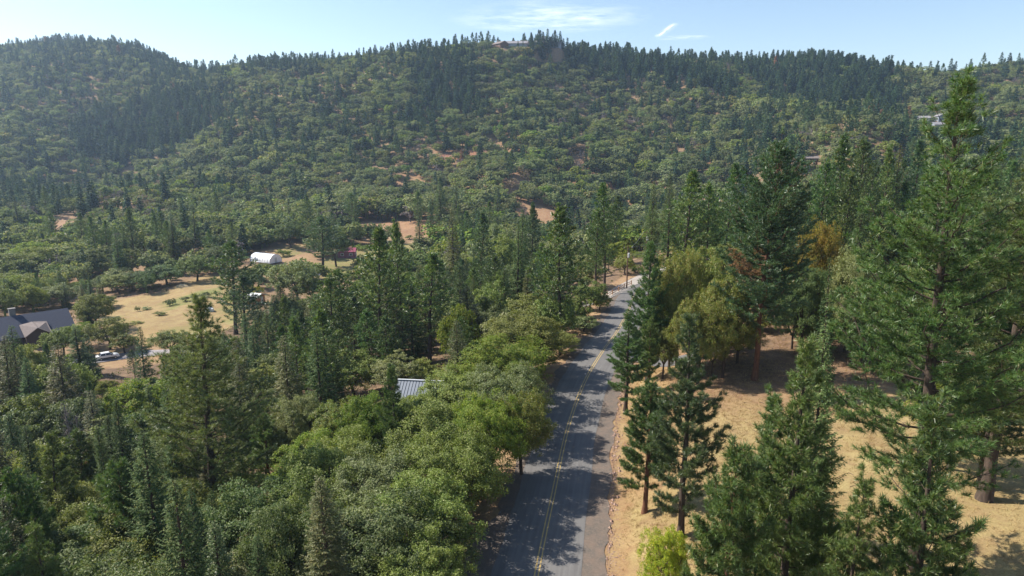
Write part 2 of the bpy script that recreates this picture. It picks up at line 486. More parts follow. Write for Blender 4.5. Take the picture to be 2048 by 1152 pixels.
def make_fir(name, H, W, cb, seed, mat, bark, nb=170, size=.34, sprays=16, droop=.25, k=7, per=4, width=.05):
    r_ = np.random.default_rng(seed)
    tb, cr = MB(), MB()
    tr = H * .011 + .04
    zs = np.linspace(0, H * .99, 12)
    tb.tube(np.stack([zs * 0 + np.cumsum(r_.normal(0, .01, 12)), zs * 0, zs], 1), tr * (1 - zs / H) ** .9 + .015, k)
    ph = 0
    Pq, Dq, Lq = [], [], []
    for i in range(nb):
        u = ((i + r_.uniform(0, 1)) / nb) ** .9
        z = H * (cb + (1 - cb) * u)
        ph += 2.4 + r_.normal(0, .3)
        L = W / 2 * ((1 - u) ** .8 * .97 + .02) * r_.choice([.6, .8, 1.0, 1.15], p=[.2, .3, .35, .15]) * (.75 + .25 * np.clip(u / .12, 0, 1))
        L = max(L, .15)
        el = np.interp(u, [0, .5, 1], [-.25, .12, 1.1]) + r_.normal(0, .1)
        hd = np.array([math.cos(ph), math.sin(ph), 0]); side = np.array([-hd[1], hd[0], 0])
        s = np.linspace(0, 1, 5)
        P = np.array([r_.normal(0, .005), 0, z])[None] + hd[None] * (L * s)[:, None] + np.array([0, 0, 1.])[None] * (L * (math.tan(el) * s - droop * s * (1 - s) * 1.6))[:, None]
        if per > 2 or i % 3 == 0:
            tb.tube(P, np.linspace(.012 * L + .012, .006, 5), 3, cap=False)
        ns = max(2, int(sprays * L / (W / 2) + 2))
        for q in range(ns):
            s0 = 1 - .85 * q / ns
            p0 = np.array([np.interp(s0, s, P[:, a]) for a in range(3)])
            for sg in (-1, 1):
                tl = size * (.4 + (1 - s0) * 1.7) * r_.uniform(.6, 1.25) * (.3 + .7 * (1 - u))
                td = unit(hd * .9 + side * sg * r_.uniform(.45, 1.1) + np.array([0, 0, r_.uniform(-.45, .12)]))
                Pq.append(p0); Dq.append(td); Lq.append(tl)
    Pq, Dq, Lq = np.array(Pq), np.array(Dq), np.array(Lq)
    N = len(Pq)
    # every side twig is a chain of small overlapping needle blades
    t = np.linspace(0, .8, per)
    base = Pq[:, None] + Dq[:, None] * (Lq[:, None, None] * t[None, :, None])
    dirs = unit(Dq[:, None] + r_.normal(0, .42, (N, per, 3)) * [1, 1, .7] - [0, 0, .12])
    ll = (Lq[:, None, None] * (1.1 / per + .28)) * r_.uniform(.8, 1.25, (N, per, 1))
    sd_ = unit(np.cross(dirs, np.array([0, 0, 1.]) + r_.normal(0, .45, (N, per, 3)))) * width * (.5 + .5 * (Lq / Lq.max())[:, None, None])
    V = np.stack([base - sd_ * .7, base + sd_ * .7, base + dirs * ll * .7 + sd_, base + dirs * ll], 2)
    V[:, :, 3] = V[:, :, 3] - sd_ * .35
    cr.add(V.reshape(-1, 3), np.arange(N * per * 4).reshape(-1, 4))
    return dict(H=H, W=W, trunk=tb.mesh(name + '_trunk', bark, True), crown=cr.mesh(name + '_crown', mat), dead=None)

def make_oak(name, H, W, cb, seed, mat, bark, nc=60, leaves=260, leaf=.17, k=7, flat=.5, limbs=True, cr_=.15, upright=False):
    r_ = np.random.default_rng(seed)
    tb, cr = MB(), MB()
    z0 = H * cb
    ctr = np.array([0, 0, (H + z0) / 2]); rx, rz = W / 2, (H - z0) / 2
    tr = W * .026 + .03
    fork = np.array([r_.normal(0, .15), r_.normal(0, .15), H * (.22 + cb * .4)])
    tb.tube(np.stack([[0, 0, -.3], [0, 0, .2], fork * [.6, .6, .6], fork]), [tr * 1.5, tr * 1.1, tr, tr * .9], k)
    C = []
    tries = 0
    while len(C) < nc and tries < 6000:
        tries += 1
        d = unit(r_.normal(0, 1, 3))
        if d[2] < -.55: continue
        rr = r_.uniform(.62, .92) if r_.uniform() < .8 else r_.uniform(.2, .6)
        lump = 1 + .16 * math.sin(d[0] * 5 + seed) * math.cos(d[1] * 4.3 + seed * 2) + .1 * math.sin(d[2] * 7 + seed)
        c = ctr + d * np.array([rx, rx, rz]) * rr * lump
        mind = cr_ * W * .62
        if all(np.linalg.norm(c - q) > mind for q in C):
            C.append(c)
    C = np.array(C)
    nl = 6
    L0 = []
    for i in range(nl):
        a = i * 2 * math.pi / nl + r_.uniform(-.3, .3)
        tip = fork + np.array([math.cos(a) * rx * .45, math.sin(a) * rx * .45, rz * r_.uniform(.5, .95)])
        L0.append(tip)
        mid = (fork + tip) / 2 + np.array([math.cos(a), math.sin(a), -.2]) * rx * .07
        if limbs: tb.tube(np.stack([fork, mid, tip]), [tr * .62, tr * .45, tr * .3], 5, cap=False)
    L0 = np.array(L0)
    if limbs:
        for c in C:
            j = np.argmin(((L0 - c) ** 2).sum(1))
            tb.tube(np.stack([L0[j], (L0[j] + c) / 2 + r_.normal(0, .05 * W, 3) * .5, c]), [tr * .24, tr * .15, tr * .07], 3, cap=False)
    rc = cr_ * W * r_.uniform(.75, 1.25, len(C))
    n = leaves
    d = unit(r_.normal(0, 1, (len(C), n, 3)) + np.array([0, 0, .25]))
    # each cluster is made of smaller sprays, so its edge is ragged
    sub = unit(r_.normal(0, 1, (len(C), 9, 3)) + np.array([0, 0, .35]))
    pick = r_.integers(0, 9, (len(C), n))
    sc = np.take_along_axis(sub, pick[..., None].repeat(3, -1), 1)
    rad = rc[:, None, None]
    P = C[:, None] + (sc * .72 * rad + d * rad * .42 * r_.uniform(.3, 1, (len(C), n, 1))) * np.array([1, 1, .8])
    outw = unit(P - ctr)
    nrm = unit(outw * .7 + np.array([0, 0, .55]) + r_.normal(0, .75, P.shape))
    t1 = unit(np.cross(nrm, r_.normal(0, 1, P.shape))); t2 = np.cross(nrm, t1)
    s = leaf * r_.uniform(.65, 1.3, P.shape[:2])[..., None]
    V = np.stack([P - t1 * s * .5, P - t2 * s * .33, P + t1 * s * .5, P + t2 * s * .33], 2)
    V += (nrm * s * .08)[:, :, None] * np.array([1, -1, 1, -1])[None, None, :, None]
    cr.add(V.reshape(-1, 3), np.arange(P.shape[0] * n * 4).reshape(-1, 4))
    return dict(H=H, W=W, trunk=tb.mesh(name + '_trunk', bark, True), crown=cr.mesh(name + '_crown', mat), dead=None)

def one_mesh(p, name, mats):
    """low detail tree: trunk and crown in one mesh (for trees too small to show parts)"""
    import bmesh
    bm = bmesh.new()
    bm.from_mesh(p['crown'])
    for f in bm.faces: f.material_index = 0
    n = len(bm.faces)
    bm.from_mesh(p['trunk'])
    bm.faces.ensure_lookup_table()
    for f in bm.faces[n:]: f.material_index = 1
    me = bpy.data.meshes.new(name); bm.to_mesh(me); bm.free()
    me.materials.clear()
    for m in mats: me.materials.append(m)
    return dict(H=p['H'], W=p['W'], mesh=me)

# ------------------------------------------------------------------ terrain, roads (the setting)
HILL = [(1000, 97, 842, 10), (1050, 97, 846, 16), (1104, 97, 852, 10), (1845, 244, 652, 7), (1881, 242, 656, 7), (1882, 257, 634, 8), (1620, 324, 462, 6)]
PADS += [(-122.0, 158.0, 12, -15.3), (-13.5, 92, 5, -5.2)]
for q_ in HILL:
    x_, y_, z_ = at_depth(*q_[:3]); PADS.append((x_, y_, q_[3], z_))

def poly_mask(px, py, poly):
    inside = np.zeros(np.shape(px), bool)
    n = len(poly)
    for i in range(n):
        x1, y1 = poly[i]; x2, y2 = poly[(i + 1) % n]
        c = ((y1 > py) != (y2 > py)) & (px < (x2 - x1) * (py - y1) / (y2 - y1 + 1e-9) + x1)
        inside ^= c
    return inside

CLEAR = [
    [(185, 606), (330, 584), (400, 556), (470, 538), (555, 520), (500, 545), (490, 600), (500, 640), (430, 670), (330, 715), (250, 700), (215, 660), (190, 640)],
    [(490, 505), (590, 485), (640, 490), (650, 552), (615, 552), (520, 528)],
    [(640, 475), (690, 468), (780, 483), (850, 478), (925, 476), (950, 450), (860, 446), (780, 443), (690, 446), (640, 455)],
    [(640, 520), (720, 490), (850, 482), (905, 470), (880, 500), (820, 520), (720, 545), (650, 560)],
    [(1025, 418), (1080, 404), (1100, 428), (1135, 468), (1080, 482), (1040, 446)],
    [(795, 350), (845, 356), (848, 384), (815, 374)],
    [(70, 440), (150, 432), (170, 470), (120, 490), (90, 470)],
    [(860, 312), (905, 306), (955, 300), (950, 312), (900, 322)],
    [(-150, 655), (0, 640), (130, 616), (165, 640), (195, 690), (60, 735), (-150, 730)],
    [(190, 690), (345, 690), (340, 725), (190, 740)],
]
THIN = [[(800, 350), (1280, 300), (1330, 400), (1100, 470), (850, 470), (600, 480), (560, 430), (690, 390)],
        [(860, 290), (1050, 284), (1060, 312), (880, 330)], [(1280, 320), (1440, 290), (1480, 330), (1300, 400)]]

xs = np.linspace(-1, 1, 430); ys = np.linspace(0, 1, 560)
gx = 1900 * (.105 * xs + .395 * xs ** 3 + .5 * xs ** 5) + 14
gx = np.where(np.abs(xs) > .97, gx * (1 + (np.abs(xs) - .97) * 220), gx)
gy = -90 + 2500 * (.17 * ys + .3 * ys ** 2.2 + .53 * ys ** 5)
gy = np.where(ys > .975, gy + (ys - .975) * 400000, gy)
gy[0] = -2500
GX, GY = np.meshgrid(gx, gy)
GZ = T(GX, GY)
outer = smooth(2300, 5000, np.maximum(GY, np.abs(GX)))
GZ = GZ * (1 - outer) - 40 * outer
tm = MB()
nx_, ny_ = len(gx), len(gy)
ii = (np.arange(ny_ - 1)[:, None] * nx_ + np.arange(nx_ - 1)[None]).ravel()
tm.add(np.stack([GX, GY, GZ], -1).reshape(-1, 3), np.stack([ii, ii + 1, ii + nx_ + 1, ii + nx_], 1))
m, nt, nd, ln = new_mat("ground_soil_and_dry_grass")
att = nd.new("ShaderNodeAttribute"); att.attribute_name = "cover"
sep = nd.new("ShaderNodeSeparateColor"); ln.new(att.outputs["Color"], sep.inputs[0])
geo = nd.new("ShaderNodeNewGeometry")
n_big = noise(nd, ln, geo.outputs["Position"], .09, 5)
n_mid = noise(nd, ln, geo.outputs["Position"], .7, 6, .65)
n_fine = noise(nd, ln, geo.outputs["Position"], 6.0, 6, .75)
grass = mixc(nd, ln, ramp(nd, [(.3, (0, 0, 0)), (.7, (1, 1, 1))], n_mid, ln), (.25, .175, .08), (.335, .25, .115))
n_lit = noise(nd, ln, geo.outputs["Position"], .45, 5, .7)
n_pat = noise(nd, ln, geo.outputs["Position"], .28, 6, .7)
n_blot = noise(nd, ln, geo.outputs["Position"], 1.7, 5, .75)
grass = mixc(nd, ln, ramp(nd, [(.42, (0, 0, 0)), (.6, (.85, .85, .85))], n_pat, ln), grass, (.385, .305, .14))
grass = mixc(nd, ln, ramp(nd, [(.56, (0, 0, 0)), (.68, (.75, .75, .75))], n_blot, ln), grass, (.25, .165, .09))
grass = mixc(nd, ln, ramp(nd, [(.44, (0, 0, 0)), (.72, (1, 1, 1))], n_big, ln), grass, (.325, .235, .105))
soil = mixc(nd, ln, ramp(nd, [(.35, (0, 0, 0)), (.65, (1, 1, 1))], n_mid, ln), (.28, .165, .11), (.38, .24, .155))
litter = mixc(nd, ln, ramp(nd, [(.35, (0, 0, 0)), (.65, (1, 1, 1))], n_mid, ln), (.1, .07, .05), (.2, .135, .09))
red = mixc(nd, ln, ramp(nd, [(.4, (0, 0, 0)), (.6, (1, 1, 1))], n_mid, ln), (.31, .125, .075), (.38, .2, .125))
# soft-edged patches of bare soil in the grass
e = nd.new("ShaderNodeMath"); e.operation = 'MULTIPLY_ADD'; e.inputs[1].default_value = 1.2; e.inputs[2].default_value = -.6
ln.new(n_mid, e.inputs[0])
e2 = nd.new("ShaderNodeMath"); e2.operation = 'ADD'; e2.use_clamp = True
ln.new(sep.outputs[0], e2.inputs[0]); ln.new(e.outputs[0], e2.inputs[1])
col = mixc(nd, ln, e2.outputs[0], soil, grass)
gm = nd.new("ShaderNodeMath"); gm.operation = 'MULTIPLY'; ln.new(att.outputs["Alpha"], gm.inputs[0]); ln.new(ramp(nd, [(.3, (.25, .25, .25)), (.6, (1, 1, 1))], n_pat, ln), gm.inputs[1])
col = mixc(nd, ln, gm.outputs[0], col, (.17, .2, .06))
col = mixc(nd, ln, sep.outputs[2], col, red)
lm = nd.new("ShaderNodeMath"); lm.operation = 'MULTIPLY_ADD'; lm.inputs[1].default_value = 1.6; lm.inputs[2].default_value = -.8
ln.new(n_lit, lm.inputs[0])
lm2 = nd.new("ShaderNodeMath"); lm2.operation = 'ADD'; lm2.use_clamp = True; ln.new(sep.outputs[1], lm2.inputs[0]); ln.new(lm.outputs[0], lm2.inputs[1])
lm3 = nd.new("ShaderNodeMath"); lm3.operation = 'MULTIPLY'; ln.new(lm2.outputs[0], lm3.inputs[0]); ln.new(ramp(nd, [(0, (0, 0, 0)), (.15, (1, 1, 1))], sep.outputs[1], ln), lm3.inputs[1])
col = mixc(nd, ln, lm3.outputs[0], col, litter)
fine = ramp(nd, [(.3, (.72, .72, .72)), (.7, (1.15, 1.15, 1.15))], n_fine, ln)
col = mixc(nd, ln, 1.0, col, fine, 'MULTIPLY')
pr = nd.new("ShaderNodeBsdfPrincipled"); pr.inputs["Roughness"].default_value = .95; pr.inputs["Specular IOR Level"].default_value = .1
ln.new(col, pr.inputs["Base Color"])
bp = nd.new("ShaderNodeBump"); bp.inputs["Strength"].default_value = .8; bp.inputs["Distance"].default_value = .12
ln.new(n_fine, bp.inputs["Height"]); ln.new(bp.outputs[0], pr.inputs["Normal"])
om = nd.new("ShaderNodeOutputMaterial"); ln.new(pr.outputs[0], om.inputs[0])
ground = tm.obj("ground", m, smoothf=True)
tag(ground, kind="structure")
fx, fy = GX.ravel(), GY.ravel()
PXg, PYg = project(fx, np.maximum(fy, 5), GZ.ravel())
dd = fx - xc(np.clip(fy, -80, 188))
meadow = (dd > 5.5) & (fy < 150) & (fy > -90)
Rg = np.where(meadow, .92, .35); up_ = (dd > 7) & (fy > 64) & (fy < 150); Rg = np.where(up_, .92 - .6 * smooth(66, 88, fy) * smooth(8, 18, dd), Rg)
Gg = np.where((dd < -9) & (fy < 200), .85, 0.0)
Bg = np.zeros(len(fx))
Gg = np.where(fy >= 200, .45, Gg)
Gg = np.where((dd > 5.5) & (fy < 150), .7 * smooth(70, 92, fy) * smooth(9, 22, dd), Gg)  # upslope needle litter, also painted darker to stand in for tree shade
Bg = np.where((dd > 7) & (fy < 150), .3 * smooth(66, 90, fy), Bg)
Bg = np.where((dd > 4) & (dd < 14) & (fy > 58) & (fy < 125), .22, Bg)
Bg = np.where((dd > 4) & (dd < 7.4) & (fy < 62), .3, Bg)
for i, c in enumerate(CLEAR):
    k = poly_mask(PXg, PYg, c) & (fy > 130)
    if i == 8:
        Gg[k] = .3
    else:
        Gg[k] = 0; Rg[k] = [.8, .3, .35, .5, .45, .6, .1, .1, .3, .4][i]
for c in THIN:
    k = poly_mask(PXg, PYg, c) & (fy > 250); Gg[k] *= .3; Bg[k] += .3
k = poly_mask(PXg, PYg, CLEAR[7]); Bg[k] = .8
Ag = np.zeros(len(fx))
for poly, v in [([(322, 606), (400, 582), (440, 572), (450, 586), (400, 600), (335, 622)], .8), ([(620, 560), (640, 520), (720, 495), (850, 484), (860, 520), (720, 560)], .7), ([(440, 612), (520, 606), (530, 640), (450, 650)], .6),
                ([(330, 660), (400, 640), (420, 660), (350, 690)], .5), ([(200, 640), (240, 628), (262, 645), (215, 668)], .5), ([(545, 500), (600, 488), (610, 506), (560, 520)], .6)]:
    Ag[poly_mask(PXg, PYg, poly) & (fy > 130)] = v
ca = ground.data.color_attributes.new("cover", 'FLOAT_COLOR', 'POINT')
ca.data.foreach_set("color", np.stack([Rg, Gg, Bg, Ag], 1).astype(np.float32).ravel())

def ribbon(name, pts, offs, z, mat, lift, kind="structure"):
    """flat strip along a polyline; offs = lateral offsets"""
    tan = np.gradient(pts, axis=0); tan /= np.linalg.norm(tan, axis=1)[:, None]
    nrm = np.stack([tan[:, 1], -tan[:, 0]], 1)
    offs = np.asarray(offs, float)
    if offs.ndim == 1: offs = offs[None].repeat(len(pts), 0)
    P = pts[:, None] + nrm[:, None] * offs[:, :, None]
    Z = (T(P[..., 0], P[..., 1]) if z is None else np.full(P.shape[:2], z)) + lift
    mb = MB()
    n, k = offs.shape
    i = (np.arange(n - 1)[:, None] * k + np.arange(k - 1)[None]).ravel()
    mb.add(np.concatenate([P, Z[..., None]], -1).reshape(-1, 3), np.stack([i, i + 1, i + k + 1, i + k], 1))
    o = mb.obj(name, mat)
    s = np.concatenate([[0], np.cumsum(np.linalg.norm(np.diff(pts, axis=0), axis=1))])
    a = o.data.attributes.new("along", 'FLOAT', 'POINT'); a.data.foreach_set("value", s[:, None].repeat(k, 1).ravel().astype(np.float32))
    a = o.data.attributes.new("across", 'FLOAT', 'POINT'); a.data.foreach_set("value", offs.ravel().astype(np.float32))
    return tag(o, kind=kind)

def fattr(nd, name):
    a = nd.new("ShaderNodeAttribute"); a.attribute_name = name
    return a.outputs["Fac"]

# asphalt with worn wheel tracks, a seam and patchy aggregate
m, nt, nd, ln = new_mat("worn_asphalt")
geo = nd.new("ShaderNodeNewGeometry")
cb_ = nd.new("ShaderNodeCombineXYZ"); ln.new(fattr(nd, "across"), cb_.inputs[0]); ln.new(fattr(nd, "along"), cb_.inputs[1])
mp = nd.new("ShaderNodeMapping"); mp.inputs["Scale"].default_value = (1.9, .06, 1); ln.new(cb_.outputs[0], mp.inputs[0])
streak = noise(nd, ln, mp.outputs[0], 1.6, 4)
patch = noise(nd, ln, geo.outputs["Position"], .35, 5)
grit = noise(nd, ln, geo.outputs["Position"], 22, 3, .8)
base = ramp(nd, [(.3, (.108, .102, .1)), (.7, (.162, .155, .15))], streak, ln)
base = mixc(nd, ln, ramp(nd, [(.35, (0, 0, 0)), (.7, (.55, .55, .55))], patch, ln), base, (.17, .163, .157))
base = mixc(nd, ln, 1.0, base, ramp(nd, [(.3, (.8, .8, .8)), (.7, (1.2, 1.2, 1.2))], grit, ln), 'MULTIPLY')
p = nd.new("ShaderNodeBsdfPrincipled"); ln.new(base, p.inputs["Base Color"]); p.inputs["Roughness"].default_value = .8; p.inputs["Specular IOR Level"].default_value = .3
bp = nd.new("ShaderNodeBump"); bp.inputs["Strength"].default_value = .3; bp.inputs["Distance"].default_value = .02; ln.new(grit, bp.inputs["Height"]); ln.new(bp.outputs[0], p.inputs["Normal"])
om = nd.new("ShaderNodeOutputMaterial"); ln.new(p.outputs[0], om.inputs[0]); M['asphalt'] = m

m, nt, nd, ln = new_mat("gravelly_shoulder")
geo = nd.new("ShaderNodeNewGeometry")
g1 = noise(nd, ln, geo.outputs["Position"], 4.5, 6, .85); g2 = noise(nd, ln, geo.outputs["Position"], .8, 4)
base = ramp(nd, [(.3, (.09, .08, .072)), (.55, (.15, .125, .105)), (.75, (.27, .21, .165))], g1, ln)
base = mixc(nd, ln, ramp(nd, [(.4, (0, 0, 0)), (.7, (.7, .7, .7))], g2, ln), base, (.2, .145, .112))
p = nd.new("ShaderNodeBsdfPrincipled"); ln.new(base, p.inputs["Base Color"]); p.inputs["Roughness"].default_value = .95; p.inputs["Specular IOR Level"].default_value = .15
bp = nd.new("ShaderNodeBump"); bp.inputs["Strength"].default_value = .7; bp.inputs["Distance"].default_value = .05; ln.new(g1, bp.inputs["Height"]); ln.new(bp.outputs[0], p.inputs["Normal"])
om = nd.new("ShaderNodeOutputMaterial"); ln.new(p.outputs[0], om.inputs[0]); M['shoulder'] = m

M['gravel_pale'] = surface('pale_gravel', (.3, .27, .245), (.4, .36, .32), .8, .95, .1, 0, .5)
M['drive_grey'] = surface('grey_drive', (.22, .2, .21), (.33, .3, .3), .7, .9, .2)

m, nt, nd, ln = new_mat("worn_yellow_paint")
geo = nd.new("ShaderNodeNewGeometry")
w1 = noise(nd, ln, geo.outputs["Position"], 7, 5, .8)
base = ramp(nd, [(.38, (.19, .175, .15)), (.52, (.5, .34, .1)), (.8, (.58, .42, .13))], w1, ln)
p = nd.new("ShaderNodeBsdfPrincipled"); ln.new(base, p.inputs["Base Color"]); p.inputs["Roughness"].default_value = .7
om = nd.new("ShaderNodeOutputMaterial"); ln.new(p.outputs[0], om.inputs[0]); M['paint'] = m

rp = ROAD
sidx = np.concatenate([[0], np.cumsum(np.linalg.norm(np.diff(rp, axis=0), axis=1))])
edge = .3 * np.sin(sidx * .7) + .2 * np.sin(sidx * 2.3 + 1) + np.random.default_rng(4).normal(0, .1, len(sidx))
ew = 3.4 + .05 * np.sin(sidx * .4)
wide = 1.6 * np.exp(-((rp[:, 1] - 46) / 7) ** 2)      # dirt pull-outs on the left edge
ribbon("road_shoulder", rp, np.stack([-4.7 + edge - wide, -4.0 + 0 * ew, 0 * ew, 4.2 + 0 * ew, 5.35 + edge * .6], 1), 0.0, M['shoulder'], .045)
ribbon("road", rp, np.stack([-ew - edge * .25, -1.7 + 0 * ew, 0 * ew, 1.7 + 0 * ew, ew], 1), 0.0, M['asphalt'], .062)
fine_road = rp
for off in (-.15, .15):
    o = ribbon("road_marking", fine_road, [off - .055, off + .055], 0.0, M['paint'], .068)
ribbon("side_road", SIDE, [-2.2, 0, 2.2], None, M['asphalt'], .055)
ribbon("gravel_drive", DRIVE_W, [-1.7, 0, 1.7], None, M['gravel_pale'], .09)
ribbon("driveway", YARD, [-2.4, 0, 2.4], None, M['drive_grey'], .12)

# loose rocks in the strip between shoulder and bank
rk = MB()
r_ = np.random.default_rng(3)
NR = 9000
yy = r_.uniform(32, 118, NR); off = 5.6 + np.abs(r_.normal(0, .55, NR)) - .25
hh = (xc(yy + 1) - xc(yy - 1)) / 2; nn = np.sqrt(1 + hh * hh)
rx_, ry_ = xc(yy) + off / nn, yy - off * hh / nn
zz = T(rx_, ry_)
ico = np.array([(1, 0, 0), (-1, 0, 0), (0, 1, 0), (0, -1, 0), (0, 0, 1), (0, 0, -1)], float)
icf = np.array([(0, 2, 4), (2, 1, 4), (1, 3, 4), (3, 0, 4), (2, 0, 5), (1, 2, 5), (3, 1, 5), (0, 3, 5)])
sz = .02 + r_.pareto(3.0, NR) * .035; sz = np.minimum(sz, .2)
V = ico[None] * (1 + r_.normal(0, .22, (NR, 6, 1))) * sz[:, None, None] * np.array([1, 1, .7]) + r_.normal(0, .1, (NR, 6, 3)) * sz[:, None, None]
V += np.stack([rx_, ry_, zz + sz * .25], 1)[:, None]
rk.add(V.reshape(-1, 3), (np.arange(NR)[:, None, None] * 6 + icf[None]).reshape(-1, 3))
M['rock'] = foliage('pinkish_rock', (.3, .2, .15), (.38, .27, .2), (.2, .15, .12), 0, .9, .1, .3)
tag(rk.obj("roadside_rocks", M['rock']), "loose pinkish rocks strewn along the right edge of the road", "rocks", kind="stuff")

# short dry grass on the bank and meadow: leaning blades in tufts, one object
gb = MB()
NG = 36000
yy = r_.uniform(26, 125, NG) ** 1.0; off = 6.6 + np.abs(r_.normal(0, 1, NG)) * 22
hh = (xc(yy + 1) - xc(yy - 1)) / 2
gx_, gy_ = xc(yy) + off, yy
keep = (noise_ := np.sin(gx_ * .5 + np.sin(gy_ * .33) * 2) * np.sin(gy_ * .41 + 1) + r_.normal(0, .5, NG)) > -.35
keep &= (poly_dist(gx_, gy_, SIDE) > 2.8)
gx_, gy_ = gx_[keep], gy_[keep]
gz_ = T(gx_, gy_); NG = len(gx_)
nb_ = 5
P0 = np.stack([gx_, gy_, gz_ - .02], 1)[:, None] + r_.normal(0, .1, (NG, nb_, 3)) * [1, 1, 0]
Dv = unit(r_.normal(0, .55, (NG, nb_, 3)) + [0.1, -.1, .55]); Dv[..., 2] = np.abs(Dv[..., 2])
Lh = r_.uniform(.12, .34, (NG, nb_, 1)) * r_.uniform(.6, 1.5, (NG, 1, 1))
sdv = unit(np.cross(Dv, r_.normal(0, 1, Dv.shape))) * .02
V = np.stack([P0 - sdv, P0 + sdv, P0 + Dv * Lh], 2)
gb.add(V.reshape(-1, 3), np.arange(NG * nb_ * 3).reshape(-1, 3))
M['straw'] = foliage('straw', (.36, .26, .12), (.47, .36, .18), (.26, .19, .08), .2, .8, .1, .25)
tag(gb.obj("dry_grass", M['straw']), "short tan dry grass growing over the bank and meadow right of the road", "grass", kind="stuff")

# fallen sticks, cones and bark scraps on the meadow
fb = MB()
r_ = np.random.default_rng(12)
for q in range(420):
    yy = r_.uniform(28, 118); of = 7.5 + abs(r_.normal(0, 1)) * 24
    x0_, y0_ = float(xc(yy)) + of, yy
    z0_ = Tz(x0_, y0_) + .03
    a_ = r_.uniform(0, 6.28); L_ = r_.uniform(.08, .7)
    dx_, dy_ = math.cos(a_) * L_, math.sin(a_) * L_
    fb.tube([(x0_, y0_, z0_), (x0_ + dx_ * .5, y0_ + dy_ * .5 + .05, z0_ + .05), (x0_ + dx_, y0_ + dy_, Tz(x0_ + dx_, y0_ + dy_) + .03)], [.03, .022, .012], 4)
M['litter_wood'] = surface('fallen_wood', (.1, .065, .045), (.2, .15, .12), 4, .95, .1)
tag(fb.obj("forest_litter", M['litter_wood']), "fallen sticks and bark scraps lying on the dry meadow", "litter", kind="stuff")

# far blue ridge that shows behind the crest
dh = MB()
r2 = np.random.default_rng(11)
hxs = np.linspace(-400, 1500, 700)
top = 330 + 18 * np.sin((hxs - 250) / 170) - np.abs(hxs - 420) * .03 + 5 * np.abs(r2.normal(0, 1, 700))
rows = [(2500, 90, 0), (2700, 230, 0), (2850, 0, 1), (3150, 150, 0)]
V = []
for (yy0, zz0, f) in rows:
    V.append(np.stack([hxs, np.full(700, yy0) + 20 * np.sin(hxs / 60), (top if f else np.full(700, zz0) + 10 * np.sin(hxs / 90))], 1))
i = (np.arange(3)[:, None] * 700 + np.arange(699)[None]).ravel()
dh.add(np.concatenate(V), np.stack([i, i + 1, i + 701, i + 700], 1))
M['hill_green'] = surface('wooded_hill', (.03, .06, .035), (.06, .09, .05), .05, 1, 0)
tag(dh.obj("distant_hill", M['hill_green']), kind="structure")

# ------------------------------------------------------------------ tree prototypes
PR = {}
def proto_variants():
    left = lambda hd, h: -.88 < hd[0] < -.2 and hd[1] < -.3 and .42 < h < .55
    PR['pine_big'] = [make_pine('pine_a', 32, 12.5, .14, 1, M['pine'], M['bark'], 138, 23, .37, .034, 36, 'pond', .25),
                      make_pine('pine_b', 30, 11.5, .16, 2, M['pine'], M['bark'], 124, 22, .37, .034, 36, 'pond', .25)]
    PR['pine_scar'] = [make_pine('pine_c', 30, 10.5, .22, 3, M['pine_dark'], M['bark_red'], 175, 20, 0.42, .08, 12, 'dome', .06, left, .36)]
    PR['pine_young'] = [make_pine('pine_d', 17, 5.6, .08, 4, M['pine'], M['bark'], 78, 20, .3, .034, 30, 'pond'),
                        make_pine('pine_e', 15, 5.2, .14, 5, M['pine'], M['bark'], 70, 19, .3, .034, 30, 'pond'),
                        make_pine('pine_f', 12, 4.2, .2, 6, M['pine'], M['bark_red'], 60, 17, .29, .034, 28, 'dome')]
    PR['pine'] = [make_pine('pine_g', 24, 8.5, .24, 7, M['pine'], M['bark'], 84, 10, .55, .15, 9, 'pond', k=6),
                  make_pine('pine_h', 26, 8, .32, 8, M['pine'], M['bark'], 84, 10, .55, .15, 9, 'dome', k=6),
                  make_pine('pine_i', 22, 8.5, .18, 9, M['pine'], M['bark'], 88, 10, .55, .15, 9, 'pond', k=6)]
    PR['fir_near'] = [make_fir('fir_a', 18, 6, .06, 11, M['fir'], M['bark'], 300, .62, 15, .3, 7, 6, .06),
                      make_fir('fir_b', 16, 5.4, .08, 12, M['fir'], M['bark'], 260, .58, 14, .35, 7, 6, .06)]
    PR['fir'] = [make_fir('fir_c', 20, 7, .08, 13, M['fir'], M['bark'], 210, .95, 9, .3, 6, 3, .1),
                 make_fir('fir_d', 18, 6.5, .05, 14, M['fir'], M['bark'], 200, .9, 9, .35, 6, 3, .1),
                 make_fir('fir_e', 20, 4.2, .04, 15, M['fir'], M['bark'], 200, .7, 8, .2, 6, 3, .09)]
    PR['oak_near'] = [make_oak('oak_a', 11, 12, .16, 21, M['oak'], M['bark'], 74, 620, .2, 8, cr_=.135),
                      make_oak('oak_b', 10, 10, .14, 22, M['oak'], M['bark'], 60, 620, .19, 8, cr_=.15),
                      make_oak('oak_c', 12, 10, .15, 23, M['oak'], M['bark'], 66, 600, .19, 8, cr_=.145)]
    PR['oak'] = [make_oak('oak_d', 10, 10, .18, 24, M['oak'], M['bark'], 44, 250, .33, 6, cr_=.155),
                 make_oak('oak_e', 9, 9.5, .16, 25, M['oak'], M['bark'], 40, 250, .33, 6, cr_=.16),
                 make_oak('oak_f', 11, 9, .14, 26, M['oak'], M['bark'], 42, 250, .32, 6, cr_=.16)]
    PR['shrub'] = [make_oak('shrub_a', 2.2, 3, .02, 31, M['oak'], M['bark'], 14, 140, .16, 5, cr_=.2),
                   make_oak('shrub_b', 2.6, 2.4, .02, 32, M['oak'], M['bark'], 12, 140, .16, 5, cr_=.22)]
proto_variants()

